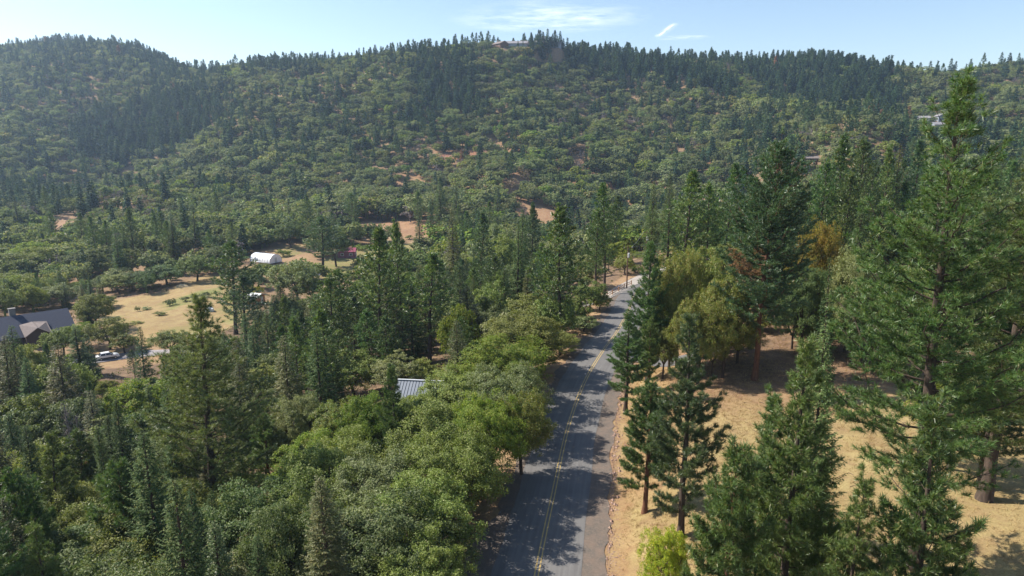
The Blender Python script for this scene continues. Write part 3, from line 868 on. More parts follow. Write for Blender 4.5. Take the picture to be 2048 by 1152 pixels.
def make_snag(name, H, W, seed):
    r_ = np.random.default_rng(seed)
    tb, cr = MB(), MB()
    zs = np.linspace(0, H, 12)
    wob = np.cumsum(r_.normal(0, .05, (12, 2)), 0)
    tb.tube(np.stack([wob[:, 0], wob[:, 1], zs], 1), .17 * (1 - zs / H) ** .8 + .03, 7)
    for i in range(110):
        u = r_.uniform(.15, .99); z = H * u; ph = r_.uniform(0, 6.28)
        L = W / 2 * (1 - u * .7) * r_.uniform(.4, 1)
        hd = np.array([math.cos(ph), math.sin(ph), r_.uniform(-.5, .3)])
        b0 = np.array([np.interp(z, zs, wob[:, 0]), np.interp(z, zs, wob[:, 1]), z])
        p1 = b0 + hd * L; mid = (b0 + p1) / 2 + [0, 0, .08]
        cr.tube(np.stack([b0, mid, p1]), [.03, .018, .008], 3, cap=False)
        for q in range(7):
            f = r_.uniform(.3, 1); pp = b0 + (p1 - b0) * f
            cr.tube(np.stack([pp, pp + r_.normal(0, .32, 3) - [0, 0, .12]]), [.012, .005], 3, cap=False)
    return dict(H=H, W=W, trunk=tb.mesh(name + '_trunk', M['bark_pale'], True), crown=cr.mesh(name + '_twigs', M['twig']), dead=None)
PR['snag'] = [make_snag('snag_a', 15, 3.2, 41), make_snag('snag_b', 13, 2.8, 42)]

TREES = []        # every placed near or middle-distance tree: (x, y, radius)
NAMEOF = {'pine_big': 'pine_tree', 'pine_scar': 'pine_tree', 'pine_young': 'pine_tree', 'pine': 'pine_tree', 'fir_near': 'fir_tree', 'fir': 'fir_tree',
          'oak_near': 'oak_tree', 'oak': 'oak_tree', 'shrub': 'shrub', 'snag': 'dead_tree'}
CATOF = {'pine_tree': 'pine', 'fir_tree': 'fir', 'oak_tree': 'oak', 'shrub': 'shrub', 'dead_tree': 'dead tree', 'maple_tree': 'maple'}
RR = random.Random(5)

def plant(kind, x, y, H, W, label, mat=None, group=None, var=None, rot=None, name=None, z=None, col=None, bark=None, lean=0.0):
    ps = PR[kind]
    p = ps[RR.randrange(len(ps)) if var is None else var % len(ps)]
    z = Tz(x, y) if z is None else z
    nm = name or NAMEOF[kind]
    e = empty(nm, (x, y, z - .1), RR.uniform(0, 6.28) if rot is None else rot)
    e.rotation_euler[0] = RR.gauss(0, .015); e.rotation_euler[1] = RR.gauss(0, .015) + lean
    e.scale = (W / p['W'], W / p['W'], H / p['H'])
    tag(e, label, CATOF.get(nm, 'tree'), group)
    for part, key in (('trunk', 'trunk'), ('dead_branches' if key_dead(kind) else 'crown', 'crown'), ('dead_needles', 'dead')):
        if p[key] is None: continue
        o = bpy.data.objects.new(part, p[key]); COL.objects.link(o); o.parent = e
        if key == 'crown' and mat:
            o.material_slots[0].link = 'OBJECT'; o.material_slots[0].material = M[mat]
        if key == 'trunk' and bark:
            o.material_slots[0].link = 'OBJECT'; o.material_slots[0].material = M[bark]
        if key == 'crown' and col: o.color = (*col, 1)
        if key == 'dead': o["label"] = "rust-brown dead needles hanging on the left side"
    TREES.append((x, y, W / 2))
    return e

def key_dead(kind): return kind == 'snag'

def hero(kind, px, ptop, Y, W, label, mat=None, group=None, base=None, **kw):
    """tree whose top the photo shows at (px, ptop); Y its ground distance"""
    if base is not None:
        x = (base - 1024) / FPX * (Y * ct - (Tz((base - 1024) / FPX * Y, Y) - CAMH) * st)
    x0, _, ztop = at_depth(px, ptop, Y)
    if base is None: x = x0
    H = ztop - Tz(x, Y) + .1
    return plant(kind, x, Y, max(H, 1.0), W, label, mat, group, **kw)

# ------------------------------------------------------------------ buildings and small things
M['shingle'] = surface('dark_slate_shingles', (.042, .047, .07), (.066, .073, .1), 2.2, .85, .2, 0, .3, (1, 6, 6))
M['shingle_brown'] = surface('brown_shingles', (.16, .13, .12), (.24, .2, .18), 1.5, .9, .2, 0, .2, (1, 4, 4))
M['shingle_grey'] = surface('weathered_grey_roof', (.2, .19, .2), (.28, .265, .275), 1.5, .8, .3, 0, .2)
M['metal_roof'] = surface('blue_grey_metal_roof', (.19, .21, .24), (.24, .26, .29), .6, .45, .5, .3)
M['metal_seam'] = surface('dark_roof_seam', (.06, .07, .08), (.09, .1, .11), 1, .5, .5)
M['wood_wall'] = surface('brown_wood_wall', (.13, .07, .045), (.2, .11, .07), 3, .8, .2, 0, .2, (1, 1, 5))
M['orange_wood'] = surface('orange_cedar_wall', (.42, .19, .08), (.52, .25, .12), 3, .8, .2, 0, .2, (6, 6, .6))
M['grey_wall'] = surface('blue_grey_siding', (.24, .27, .33), (.31, .34, .4), 2, .8, .2, 0, .1, (1, 1, 6))
M['dark_wall'] = surface('dark_brown_siding', (.06, .045, .04), (.1, .075, .065), 2, .8, .2, 0, .1, (1, 1, 6))
M['white'] = surface('white_paint', (.74, .74, .74), (.84, .84, .84), 2, .6, .3)
M['white_film'] = surface('white_greenhouse_film', (.78, .8, .84), (.9, .9, .92), .7, .35, .5)
M['red_roof'] = surface('maroon_metal_roof', (.26, .05, .09), (.33, .075, .11), 1, .5, .4)
M['red_wall'] = surface('dull_purple_red_wall', (.2, .085, .11), (.27, .12, .14), 2, .8, .2)
M['glass'] = surface('dark_window_glass', (.02, .025, .03), (.04, .045, .05), 1, .08, .6)
M['stone'] = surface('chimney_stone', (.16, .15, .14), (.26, .24, .22), 5, .9, .2, 0, .5)
M['pole_wood'] = surface('brown_pole_wood', (.11, .065, .045), (.18, .11, .075), 4, .9, .2, 0, .3, (1, 1, .2))
M['rail_wood'] = surface('tan_fence_wood', (.28, .15, .08), (.4, .23, .13), 5, .9, .2)
M['tank_grey'] = surface('pale_grey_tank', (.45, .47, .48), (.55, .56, .57), 2, .5, .5)
M['rubber'] = surface('tyre_rubber', (.012, .012, .012), (.025, .025, .025), 4, .9, .2)
M['car_white'] = surface('white_car_paint', (.74, .75, .77), (.78, .79, .8), 1, .22, .6)
M['car_dark'] = surface('dark_lower_trim', (.03, .03, .035), (.05, .05, .055), 1, .5, .4)
M['wire'] = surface('aluminium_wire', (.4, .42, .42), (.5, .5, .5), 1, .4, .5, .6)
M['hay'] = surface('heaped_straw', (.5, .37, .2), (.62, .47, .27), 2.5, .95, .1, 0, .8)
M['red_lamp'] = surface('red_plastic', (.35, .02, .02), (.4, .03, .03), 1, .3, .5)

def gable(root, L, W, wall_h, roof_h, over, wall_m, roof_m, thick=.18, roof_label=None, seams=False, nwin=3, door=True, z0=0.0):
    """walls, gable roof (ridge along local X), windows, door as parts of root"""
    w = MB()
    a, b, h, r = L / 2, W / 2, wall_h, wall_h + roof_h
    V = [(-a, -b, z0 - 2), (a, -b, z0 - 2), (a, b, z0 - 2), (-a, b, z0 - 2), (-a, -b, h), (a, -b, h), (a, b, h), (-a, b, h), (-a, 0, r), (a, 0, r)]
    w.add(V, [(0, 1, 5, 4), (2, 3, 7, 6), (1, 2, 6, 5), (3, 0, 4, 7)]); w.f3.append(np.array([(5, 6, 9), (7, 4, 8)]))
    wall = w.obj("wall", wall_m, root)
    rf = MB(); sl = roof_h / b; bo = b + over; ao = a + over
    zt = r + .06; ze = zt - sl * bo
    for sg in (-1, 1):
        q = [(-ao, 0, zt), (ao, 0, zt), (ao, sg * bo, ze), (-ao, sg * bo, ze)]
        q += [(x, y, z + thick) for x, y, z in q]
        F = [(0, 1, 2, 3), (7, 6, 5, 4), (0, 4, 5, 1), (2, 6, 7, 3), (1, 5, 6, 2), (0, 3, 7, 4)]
        rf.add(q, F if sg > 0 else [f[::-1] for f in F])
    roof = rf.obj("roof", roof_m, root)
    if roof_label: roof["label"] = roof_label
    if seams:
        sm = MB(); n = int(2 * ao / .42)
        for i in range(n + 1):
            x = -ao + i * 2 * ao / n
            for sg in (-1, 1):
                c0, c1 = np.array([x, 0, zt + thick]), np.array([x, sg * bo, ze + thick])
                sm.tube(np.stack([c0, c1]) + [0, 0, .02], .035, 4, cap=False)
        sm.obj("roof_seams", M['metal_seam'], roof)
        cp = MB(); cp.box((0, 0, zt + thick + .04), (2 * ao + .1, .34, .07)); cp.obj("ridge_cap", M['tank_grey'], roof)
    for i in range(nwin):
        x = -a + (i + .5) * L / nwin
        for sg in (-1, 1):
            f = MB(); f.box((x, sg * (b + .03), h * .55), (1.3, .07, 1.1)); wf = f.obj("window", M['white'], root)
            g = MB(); g.box((x, sg * (b + .05), h * .55), (1.1, .07, .9)); g.obj("pane", M['glass'], wf)
    if door:
        d = MB(); d.box((a + .04, .3, z0 + 1.05), (.08, .95, 2.1)); dr = d.obj("door", M['white'], root)
        k = MB(); k.box((a + .12, .62, z0 + 1.0), (.08, .06, .12)); k.obj("handle", M['wire'], dr)
    return roof

# dark roofed house at the left edge of the valley
hx, hy = -114.3 - 13 * math.cos(R(45)), 169.5 - 13 * math.sin(R(45))
e = empty("house", (hx, hy, -15.3), R(45))
tag(e, "long low house with dark slate-blue roof beside the dry field", "house")
rf = gable(e, 26, 12.6, 3.0, 3.75, .7, M['dark_wall'], M['shingle'], nwin=5)
c = MB(); c.box((2.2, .7, 7.3), (1.3, 1.0, 2.6)); c.box((2.2, .7, 8.65), (1.55, 1.25, .14)); c.obj("chimney", M['stone'], rf)
d = MB()
V = [(2.6, -3.6, 5.2), (2.6, -8.6, 3.1), (5.4, -8.6, 5.0), (5.4, -2.6, 5.4), (8.2, -8.6, 3.1), (8.2, -3.6, 5.2)]
d.poly(V, [(0, 1, 2, 3), (3, 2, 4, 5)])
d.poly([(x, y, z - .16) for x, y, z in V], [(3, 2, 1, 0), (5, 4, 2, 3)])
d.poly([V[1], V[2], (5.4, -8.6, 4.84), (2.6, -8.6, 2.94), V[2], V[4], (8.2, -8.6, 2.94), (5.4, -8.6, 4.84)], [(3, 2, 1, 0), (7, 6, 5, 4)])
dm = d.obj("gable_roof", M['shingle_brown'], e); dm["label"] = "lighter small gable roof over the entry"
d = MB(); d.poly([(2.9, -8.2, 0), (7.9, -8.2, 0), (7.9, -8.2, 3.15), (5.4, -8.2, 4.8), (2.9, -8.2, 3.15), (2.9, -6, 0), (2.9, -6, 3.3), (7.9, -6, 0), (7.9, -6, 3.3)], [(0, 1, 2, 4), (5, 0, 4, 6), (1, 7, 8, 2)])
d.f3.append(np.array([(2, 3, 4)])); d.obj("gable_wall", M['dark_wall'], e)
d = MB(); d.box((-6, -4.4, 4.83), (1.0, .9, .16)); d.obj("skylight", M['white'], rf)
d = MB(); d.box((13.9, -5.6, 2.2), (1.4, 1.8, .3)); d.obj("awning", M['white'], e)

# metal roofed outbuilding under the oaks by the road
e = empty("outbuilding", (-11.2, 89.2, -5.2), R(-7))
tag(e, "small building with ribbed blue-grey metal roof among oaks by the road", "building")
gable(e, 8.2, 7.2, 3.6, 2.35, .45, M['wood_wall'], M['metal_roof'], seams=True, nwin=2)

# hoop greenhouse
gx0, gy0 = ground_at(532, 524)
e = empty("greenhouse", (gx0, gy0, Tz(gx0, gy0)), R(-28))
tag(e, "long white plastic hoop greenhouse under the dark trees in the valley", "greenhouse")
g = MB(); n = 14; ang = np.linspace(0, math.pi, 17); Lg = 5.6
Vg = [(x, 3.2 * math.cos(t), .5 + 2.9 * math.sin(t)) for x in np.linspace(-Lg, Lg, n) for t in ang]
g.add(Vg, [(i * 17 + j, i * 17 + j + 1, (i + 1) * 17 + j + 1, (i + 1) * 17 + j) for i in range(n - 1) for j in range(16)])
g.box((0, 3.2, .25), (2 * Lg, .08, .52)); g.box((0, -3.2, .25), (2 * Lg, .08, .52))
g.obj("film_cover", M['white_film'], e, True)
for sx in (-Lg, Lg):
    w = MB(); Vw = [(sx, 3.15 * math.cos(t), .5 + 2.85 * math.sin(t)) for t in ang] + [(sx, 0, .5)]
    w.add(Vw, [(i, i + 1, 17) for i in range(16)]); w.box((sx, 0, .25), (.06, 6.3, .5))
    ew_ = w.obj("end_wall", M['white_film'], e)
    dr = MB(); dr.box((sx * 1.006, 0, 1.05), (.1, 1.1, 2.1)); dr.obj("door", M['tank_grey'], ew_)
rb = MB()
for x in np.linspace(-Lg, Lg, 9):
    rb.tube([(x, 3.24 * math.cos(t), .5 + 2.94 * math.sin(t)) for t in ang], .035, 4)
rb.obj("hoops", M['wire'], e)

# red shed
x0, y0 = ground_at(695, 514)
e = empty("shed", (x0, y0, Tz(x0, y0)), R(4))
tag(e, "dull red shed with maroon roof to the right of the round dark pine", "shed")
gable(e, 7.2, 4.2, 2.5, 1.3, .3, M['red_wall'], M['red_roof'], nwin=2)
# small orange cabin
x0, y0 = ground_at(514, 607)
e = empty("cabin", (x0, y0, Tz(x0, y0)), R(-24))
tag(e, "tiny orange wooden cabin with a white roof at the garden edge", "cabin")
gable(e, 3.6, 3.0, 2.35, .55, .35, M['orange_wood'], M['white'], nwin=1)
# small dome greenhouse
x0, y0 = ground_at(418, 622)
e = empty("dome_tent", (x0, y0, Tz(x0, y0)))
tag(e, "small round pale dome standing in the dry garden", "dome")
d = MB(); rr = 1.35
Vd = [(rr * math.cos(a) * math.sin(t), rr * math.sin(a) * math.sin(t), 1.5 * math.cos(t)) for t in np.linspace(.02, 1.57, 7) for a in np.arange(14) * 2 * math.pi / 14]
d.add(Vd, [(i * 14 + j, (i + 1) * 14 + j, (i + 1) * 14 + (j + 1) % 14, i * 14 + (j + 1) % 14) for i in range(6) for j in range(14)])
d.obj("cover", M['tank_grey'], e, True)
d = MB()
for a in np.arange(7) * 2 * math.pi / 7:
    d.tube([(1.38 * math.cos(a) * math.sin(t), 1.38 * math.sin(a) * math.sin(t), 1.53 * math.cos(t)) for t in np.linspace(0, 1.57, 8)], .03, 4)
d.obj("ribs", M['white'], e)
d = MB(); d.box((1.2, -.5, .45), (.5, .6, .9), -.4); d.obj("door", M['white'], e)

# white tarp covered heap beside the round pine
x0, y0 = ground_at(632, 550)
r3 = np.random.default_rng(8)
d = MB(); nu, nv = 22, 12
Vt = []
for i in range(nv):
    for j in range(nu):
        a = j * 2 * math.pi / nu; f = 1 - i / (nv - 1)
        Vt.append((2.3 * math.cos(a) * f ** .8, 1.2 * math.sin(a) * f ** .8, 1.15 * (1 - f ** 2.2) * (1 + .2 * math.sin(3 * a)) + r3.normal(0, .03)))
d.add(Vt, [(i * nu + j, i * nu + (j + 1) % nu, (i + 1) * nu + (j + 1) % nu, (i + 1) * nu + j) for i in range(nv - 1) for j in range(nu)])
o = d.obj("tarp_heap", M['white'], None, True); o.location = (x0, y0, Tz(x0, y0)); o.rotation_euler = (0, 0, .1)
tag(o, "low heap under a white tarp left of the round pine trunk", "tarp")

# hilltop buildings
def hill_house(i, name, L, W, wh, rh, rz, wm, rm, label, nwin=4, cat="house"):
    px, py, Y, r = HILL[i]
    x, y, z = at_depth(px, py, Y)
    e = empty(name, (x, y, z), rz)
    tag(e, label, cat)
    return e, gable(e, L, W, wh, rh, .9, wm, rm, nwin=nwin, z0=-1)
e, rf = hill_house(0, "house", 17, 12, 4.6, 3.0, R(-52), M['wood_wall'], M['shingle_brown'], "brown gabled house at the left end of the hilltop buildings", 3)
c = MB(); c.box((-4, 0, 8.2), (1.6, 1.2, 2.4)); c.obj("chimney", M['stone'], rf)
hill_house(1, "house", 44, 13, 5.2, 3.2, R(-4), M['grey_wall'], M['shingle_grey'], "long grey-roofed house on the highest ridge behind tall firs", 9)
hill_house(2, "house", 20, 13, 5.4, 2.4, R(6), M['grey_wall'], M['shingle'], "dark-roofed wing half hidden behind the tallest skyline firs", 4)
hill_house(3, "house", 11, 8, 3.6, 1.7, R(-30), M['white'], M['shingle_grey'], "white-walled house with pale roof on the right slope", 3)
hill_house(4, "house", 14, 9, 4.4, 2.0, R(80), M['grey_wall'], M['shingle_grey'], "blue-grey house with its gable end showing, upper of two", 3)
hill_house(5, "house", 15.5, 8, 3.6, 1.9, R(-3), M['grey_wall'], M['shingle_grey'], "blue-grey house with long pale roof, lower of two on the slope", 4)
hill_house(6, "house", 8.5, 6, 2.6, 1.1, R(-5), M['wood_wall'], M['shingle_brown'], "low brown roof showing above trees behind the scarred pine", 2)

# ------------------------------------------------------------------ car on the grey drive
def car():
    cx_, cy_ = ground_at(216, 719)
    e = empty("parked_car", (cx_, cy_, Tz(cx_, cy_) + .12), R(38))
    tag(e, "white car parked on the grey drive between the valley trees", "car")
    prof = [(-2.3, .45), (-2.32, .85), (-2.15, 1.02), (-1.75, 1.08), (-1.25, 1.62), (.35, 1.66), (1.15, 1.1), (2.05, .98), (2.3, .78), (2.32, .42)]
    secs = [(-.9, .94), (-.84, 1.0), (.84, 1.0), (.9, .94)]
    b = MB(); V = []
    for y, f in secs:
        for x, z in prof:
            yy_ = y * (.8 if z > 1.3 else 1)
            V.append((x * (.99 if f < 1 else 1), yy_, .42 + (z - .42) * f))
    n = len(prof)
    F = [(i * n + j, i * n + (j + 1) % n, (i + 1) * n + (j + 1) % n, (i + 1) * n + j) for i in range(3) for j in range(n)]
    b.add(V, F)
    for o_ in (0, 3 * n):
        idx = [o_ + j for j in range(n)]
        b.f4.append(np.array([(idx[0], idx[1], idx[8], idx[9]), (idx[1], idx[2], idx[7], idx[8]), (idx[2], idx[3], idx[6], idx[7]), (idx[3], idx[4], idx[5], idx[6])]))
    b.obj("body", M['car_white'], e)
    def pn(name, pts, mat, par=e):
        q = MB(); q.poly(pts, [tuple(range(4))]); return q.obj(name, mat, par)
    pn("windscreen", [(.42, -.66, 1.64), (.42, .66, 1.64), (1.12, .78, 1.15), (1.12, -.78, 1.15)], M['glass'])
    pn("rear_window", [(-1.3, -.66, 1.6), (-1.75, -.78, 1.13), (-1.75, .78, 1.13), (-1.3, .66, 1.6)], M['glass'])
    for s in (-1, 1):
        pn("side_window", [(-1.5, s * .905, 1.12), (-1.2, s * .74, 1.54), (-.45, s * .74, 1.55), (-.45, s * .905, 1.12)], M['glass'])
        pn("side_window", [(-.35, s * .905, 1.12), (-.35, s * .74, 1.55), (.32, s * .74, 1.56), (.95, s * .905, 1.12)], M['glass'])
        q = MB(); q.box((0, s * .92, .5), (3.0, .05, .2)); q.obj("sill_trim", M['car_dark'], e)
        q = MB(); q.box((2.31, s * .62, .74), (.08, .38, .16)); q.obj("headlight", M['glass'], e)
        q = MB(); q.box((-2.33, s * .7, .82), (.06, .3, .2)); q.obj("tail_light", M['red_lamp'], e)
        q = MB(); q.box((.75, s * 1.0, 1.08), (.2, .18, .14)); q.obj("wing_mirror", M['car_dark'], e)
        for x in (-1.4, 1.42):
            w = MB(); a = np.arange(20) * 2 * math.pi / 20
            w.tube([(x, s * .74, .34), (x, s * .95, .34)], .34, 20); wh = w.obj("wheel", M['rubber'], e)
            w = MB(); w.tube([(x, s * .94, .34), (x, s * .965, .34)], .2, 12); w.obj("rim", M['wire'], wh)
car()

# ------------------------------------------------------------------ utility poles, wires, fence
def pole(x, y, h, label, arm=True, can=False):
    z = Tz(x, y)
    e = empty("utility_pole", (x, y, z - .2), R(12))
    tag(e, label, "utility pole")
    p_ = MB(); p_.tube([(0, 0, 0), (0, 0, h / 2), (0, 0, h)], [.17, .15, .11], 9); p_.obj("pole", M['pole_wood'], e)
    if arm:
        p_ = MB(); p_.box((0, -.14, h - .45), (2.2, .1, .13)); p_.tube([(-.7, -.14, h - .5), (0, -.14, h - 1.2)], .03, 4); p_.tube([(.7, -.14, h - .5), (0, -.14, h - 1.2)], .03, 4)
        ar = p_.obj("crossarm", M['pole_wood'], e)
        for q in (-.95, .95):
            i_ = MB(); i_.tube([(q, -.14, h - .38), (q, -.14, h - .3), (q, -.14, h - .16)], [.05, .075, .04], 7); i_.obj("insulator", M['tank_grey'], ar)
    if can:
        c_ = MB(); c_.tube([(.1, -.38, h - 2.6), (.1, -.38, h - 1.65), (.1, -.38, h - 1.6)], [.25, .25, .17], 12); c_.box((.1, -.2, h - 2.1), (.1, .25, .5))
        t_ = c_.obj("transformer", M['tank_grey'], e)
        c_ = MB(); c_.tube([(.1, -.38, h - 1.6), (.1, -.38, h - 1.35)], [.05, .03], 6); c_.obj("bushing", M['tank_grey'], t_)
    return Vector((x, y, z - .2 + h))
pA = pole(26.6, 155, 10.1, "tall brown wooden pole beside the end of the road", can=True)
pB = pole(36.9, 186, 9.6, "pole carrying a grey transformer, beyond the road's end", can=True)
pC = pole(62, 168, 9.8, "wooden pole among the pines right of the road's end")
def wire(a, b, sag, label):
    t = np.linspace(0, 1, 14)[:, None]
    P = np.array(a)[None] * (1 - t) + np.array(b)[None] * t
    P[:, 2] -= 4 * sag * (t * (1 - t))[:, 0]
    w = MB(); w.tube(P, .022, 5); o = w.obj("power_line", M['wire'])
    tag(o, label, "power line")
    return o
wire(pA + Vector((.9, -.1, -.2)), pC + Vector((-.9, -.1, -.2)), .5, "upper wire running right from the roadside pole")
wire(pA + Vector((.1, 0, -2.2)), pC + Vector((0, 0, -2.2)), .6, "lower wire running right from the roadside pole")
wire(pA + Vector((.9, .1, -.2)), pB + Vector((-.9, 0, -.2)), .4, "wire running back to the pole with the transformer")
e = empty("rail_fence", (21.0, 145.2, 0), 0)
tag(e, "low wooden rail fence between the road and the pale gravel drive", "fence")
fp = [(20.6, 144.6), (22.3, 148), (24.2, 151.4), (26.0, 155.0), (28.3, 158.6)]
for i, (x, y) in enumerate(fp):
    z = Tz(x, y)
    p_ = MB(); p_.box((x - 21, y - 145.2, z + .5), (.16, .16, 1.3), .4); p_.obj("post", M['rail_wood'], e)
    if i:
        x1, y1 = fp[i - 1]; z1 = Tz(x1, y1)
        for hh_ in (.45, .9):
            p_ = MB(); p_.tube([(x1 - 21, y1 - 145.2, z1 + hh_), (x - 21, y - 145.2, z + hh_)], .07, 5); p_.obj("rail", M['rail_wood'], e)

# garden beds and mounds in the field
for (px, py, sx, sy, h_, lb) in [(365, 574, 5, 2, 1.0, "pale heap of dry straw at the field's far edge"),]:
    x, y = ground_at(px, py)
    r3 = np.random.default_rng(px)
    d = MB(); nu, nv = 18, 8; Vt = []
    for i in range(nv):
        for j in range(nu):
            a = j * 2 * math.pi / nu; f = 1 - i / (nv - 1)
            Vt.append((sx / 2 * math.cos(a) * f, sy / 2 * math.sin(a) * f, h_ * (1 - f ** 2) + r3.normal(0, .05)))
    d.add(Vt, [(i * nu + j, i * nu + (j + 1) % nu, (i + 1) * nu + (j + 1) % nu, (i + 1) * nu + j) for i in range(nv - 1) for j in range(nu)])
    o = d.obj("straw_heap", M['hay'], None, True); o.location = (x, y, Tz(x, y) - .1)
    tag(o, lb, "straw heap")

# ------------------------------------------------------------------ trees one can single out (photo position of the top, ground distance)
G1, G2, G3 = "young pines on the bank right of the road", "pines of the right meadow", "oaks lining the left side of the road"
hero('pine_big', 1955, 157, 44, 14.2, "tallest pine, green and full, standing on the right meadow", var=0, rot=.4)
hero('pine_big', 2085, 250, 52, 13.5, "big pine cut off by the right edge of the photo", var=1, rot=2.2)
hero('pine_big', 2010, 640, 54, 9, "dark spreading pine shading the meadow at the right edge", mat='pine_dark', var=1, rot=1.1)
hero('oak_near', 1925, 745, 57, 7, "bushy yellow-green oak in the shade behind the tallest pine", mat='oak_bright', var=1)
hero('pine_young', 1893, 815, 30, 5.6, "nearest young pine, below the tallest pine", var=1, rot=.8)
hero('pine_young', 1612, 685, 35, 5.7, "open-branched young pine in front of the young fir", var=0, rot=2.0)
hero('fir_near', 1660, 655, 41, 5.6, "bright green young fir behind the open-branched pine", mat='pine_light', var=0)
hero('pine_young', 1552, 800, 39, 4.6, "young pine just left of the open-branched pine", var=1, rot=4.0)
hero('pine_young', 1478, 915, 32, 4.4, "small blue-green pine at the bottom of the meadow", var=2, rot=1.0)
hero('pine_young', 1722, 965, 30, 4.0, "small pine between the two nearest young pines", var=1, rot=3.1)
hero('pine_young', 1385, 636, 49.8, 5.6, "dark young pine with a full top beside the dry bank", mat='pine_dark', group=G1, var=0, rot=5.0)
hero('pine_young', 1300, 770, 55.4, 4.6, "short pine leaning over the bank below the dark young pine", group=G1, var=2)
hero('pine_young', 1258, 628, 80.7, 5.4, "bright green young pine at the road's edge by the bend", group=G1, var=1)
hero('pine_young', 1307, 487, 90, 6.2, "slender tall pine between the road and the olive bushes", group=G1, var=0)
hero('pine_young', 1303, 640, 84, 2.6, "thin pine sapling with a bare lower trunk on the bank", group=G1, var=2)
hero('pine_scar', 1545, 287, 83.5, 10.8, "tall dark pine with a hanging cluster of rusty dead needles", bark='bark_red', var=0, rot=0.0)
hero('oak_near', 1345, 1055, 41, 3.5, "small lime-green tree at the foot of the meadow", mat='lime', var=2, name='maple_tree')
hero('maple_near' if 'maple_near' in PR else 'oak_near', 1637, 448, 101, 8.0, "yellow-leaved maple behind the scarred pine", mat='maple', var=0, name='maple_tree')
for px, pt, Y, W, mt, lb in [
    (1365, 505, 92, 8, 'madrone', "olive-yellow madrone nearest the slender tall pine"), (1420, 488, 95, 9.5, 'madrone', "tallest olive-yellow madrone right of the road"),
    (1458, 560, 85, 7, 'madrone', "yellow-green madrone touching the scarred pine's crown"), (1345, 590, 92, 6, 'oak', "green bushy madrone low beside the slender pine"),
    (1405, 600, 84, 7, 'madrone', "lower olive bush-like madrone above the side road"), (1330, 650, 88, 4.5, 'oak', "small green oak where the side road leaves"),
    (1480, 640, 90, 6, 'oak_grey', "grey-green oak left of the scarred pine's trunk"), (1430, 655, 86, 4, 'oak', "low oak in front of the olive madrones")]:
    hero('oak_near', px, pt, Y, W, lb, mat=mt, name='oak_tree' if 'oak' in lb.split() else 'madrone_tree')
hero('oak_near', 1618, 522, 92, 7, "dark oak below the yellow maple's crown", mat='oak_dark', var=2)
hero('fir', 1667, 520, 76, 3.2, "dark columnar cedar right of the scarred pine", mat='fir', var=2, name='cedar_tree')
hero('oak_near', 1722, 500, 88, 7, "blue-green oak right of the dark columnar cedar", mat='oak_grey', var=0)
for px, pt, Y, W, mt, lb in [(1455, 655, 97, 5, 'oak_dark', "small dark oak shading the side road"), (1592, 605, 96, 5.5, 'oak_dark', "shaded oak right of the scarred pine's trunk"),
    (1640, 622, 94, 5.5, 'oak', "low oak at the meadow's shaded upper edge"), (1700, 600, 93, 6, 'oak_dark', "dark oak below the blue-green oak"), (1775, 600, 90, 6, 'oak', "oak between the dark oak and the yellowing oak")]:
    hero('oak_near', px, pt, Y, W, lb, mat=mt)
hero('fir', 1725, 425, 104, 7.5, "blue-green fir right of the yellow maple", var=0)
hero('oak_near', 1822, 560, 82, 7, "yellowing oak seen through the tallest pine's branches", mat='madrone', var=2)
hero('oak_near', 1755, 640, 84, 6, "dark oak at the back edge of the meadow", mat='oak_dark', var=1)
hero('pine', 1600, 560, 102, 6.5, "dark pine behind the yellow maple's trunk", mat='pine_dark', var=2)
hero('pine', 1565, 480, 112, 8, "dark pine right behind the scarred pine", mat='pine_dark', var=0)
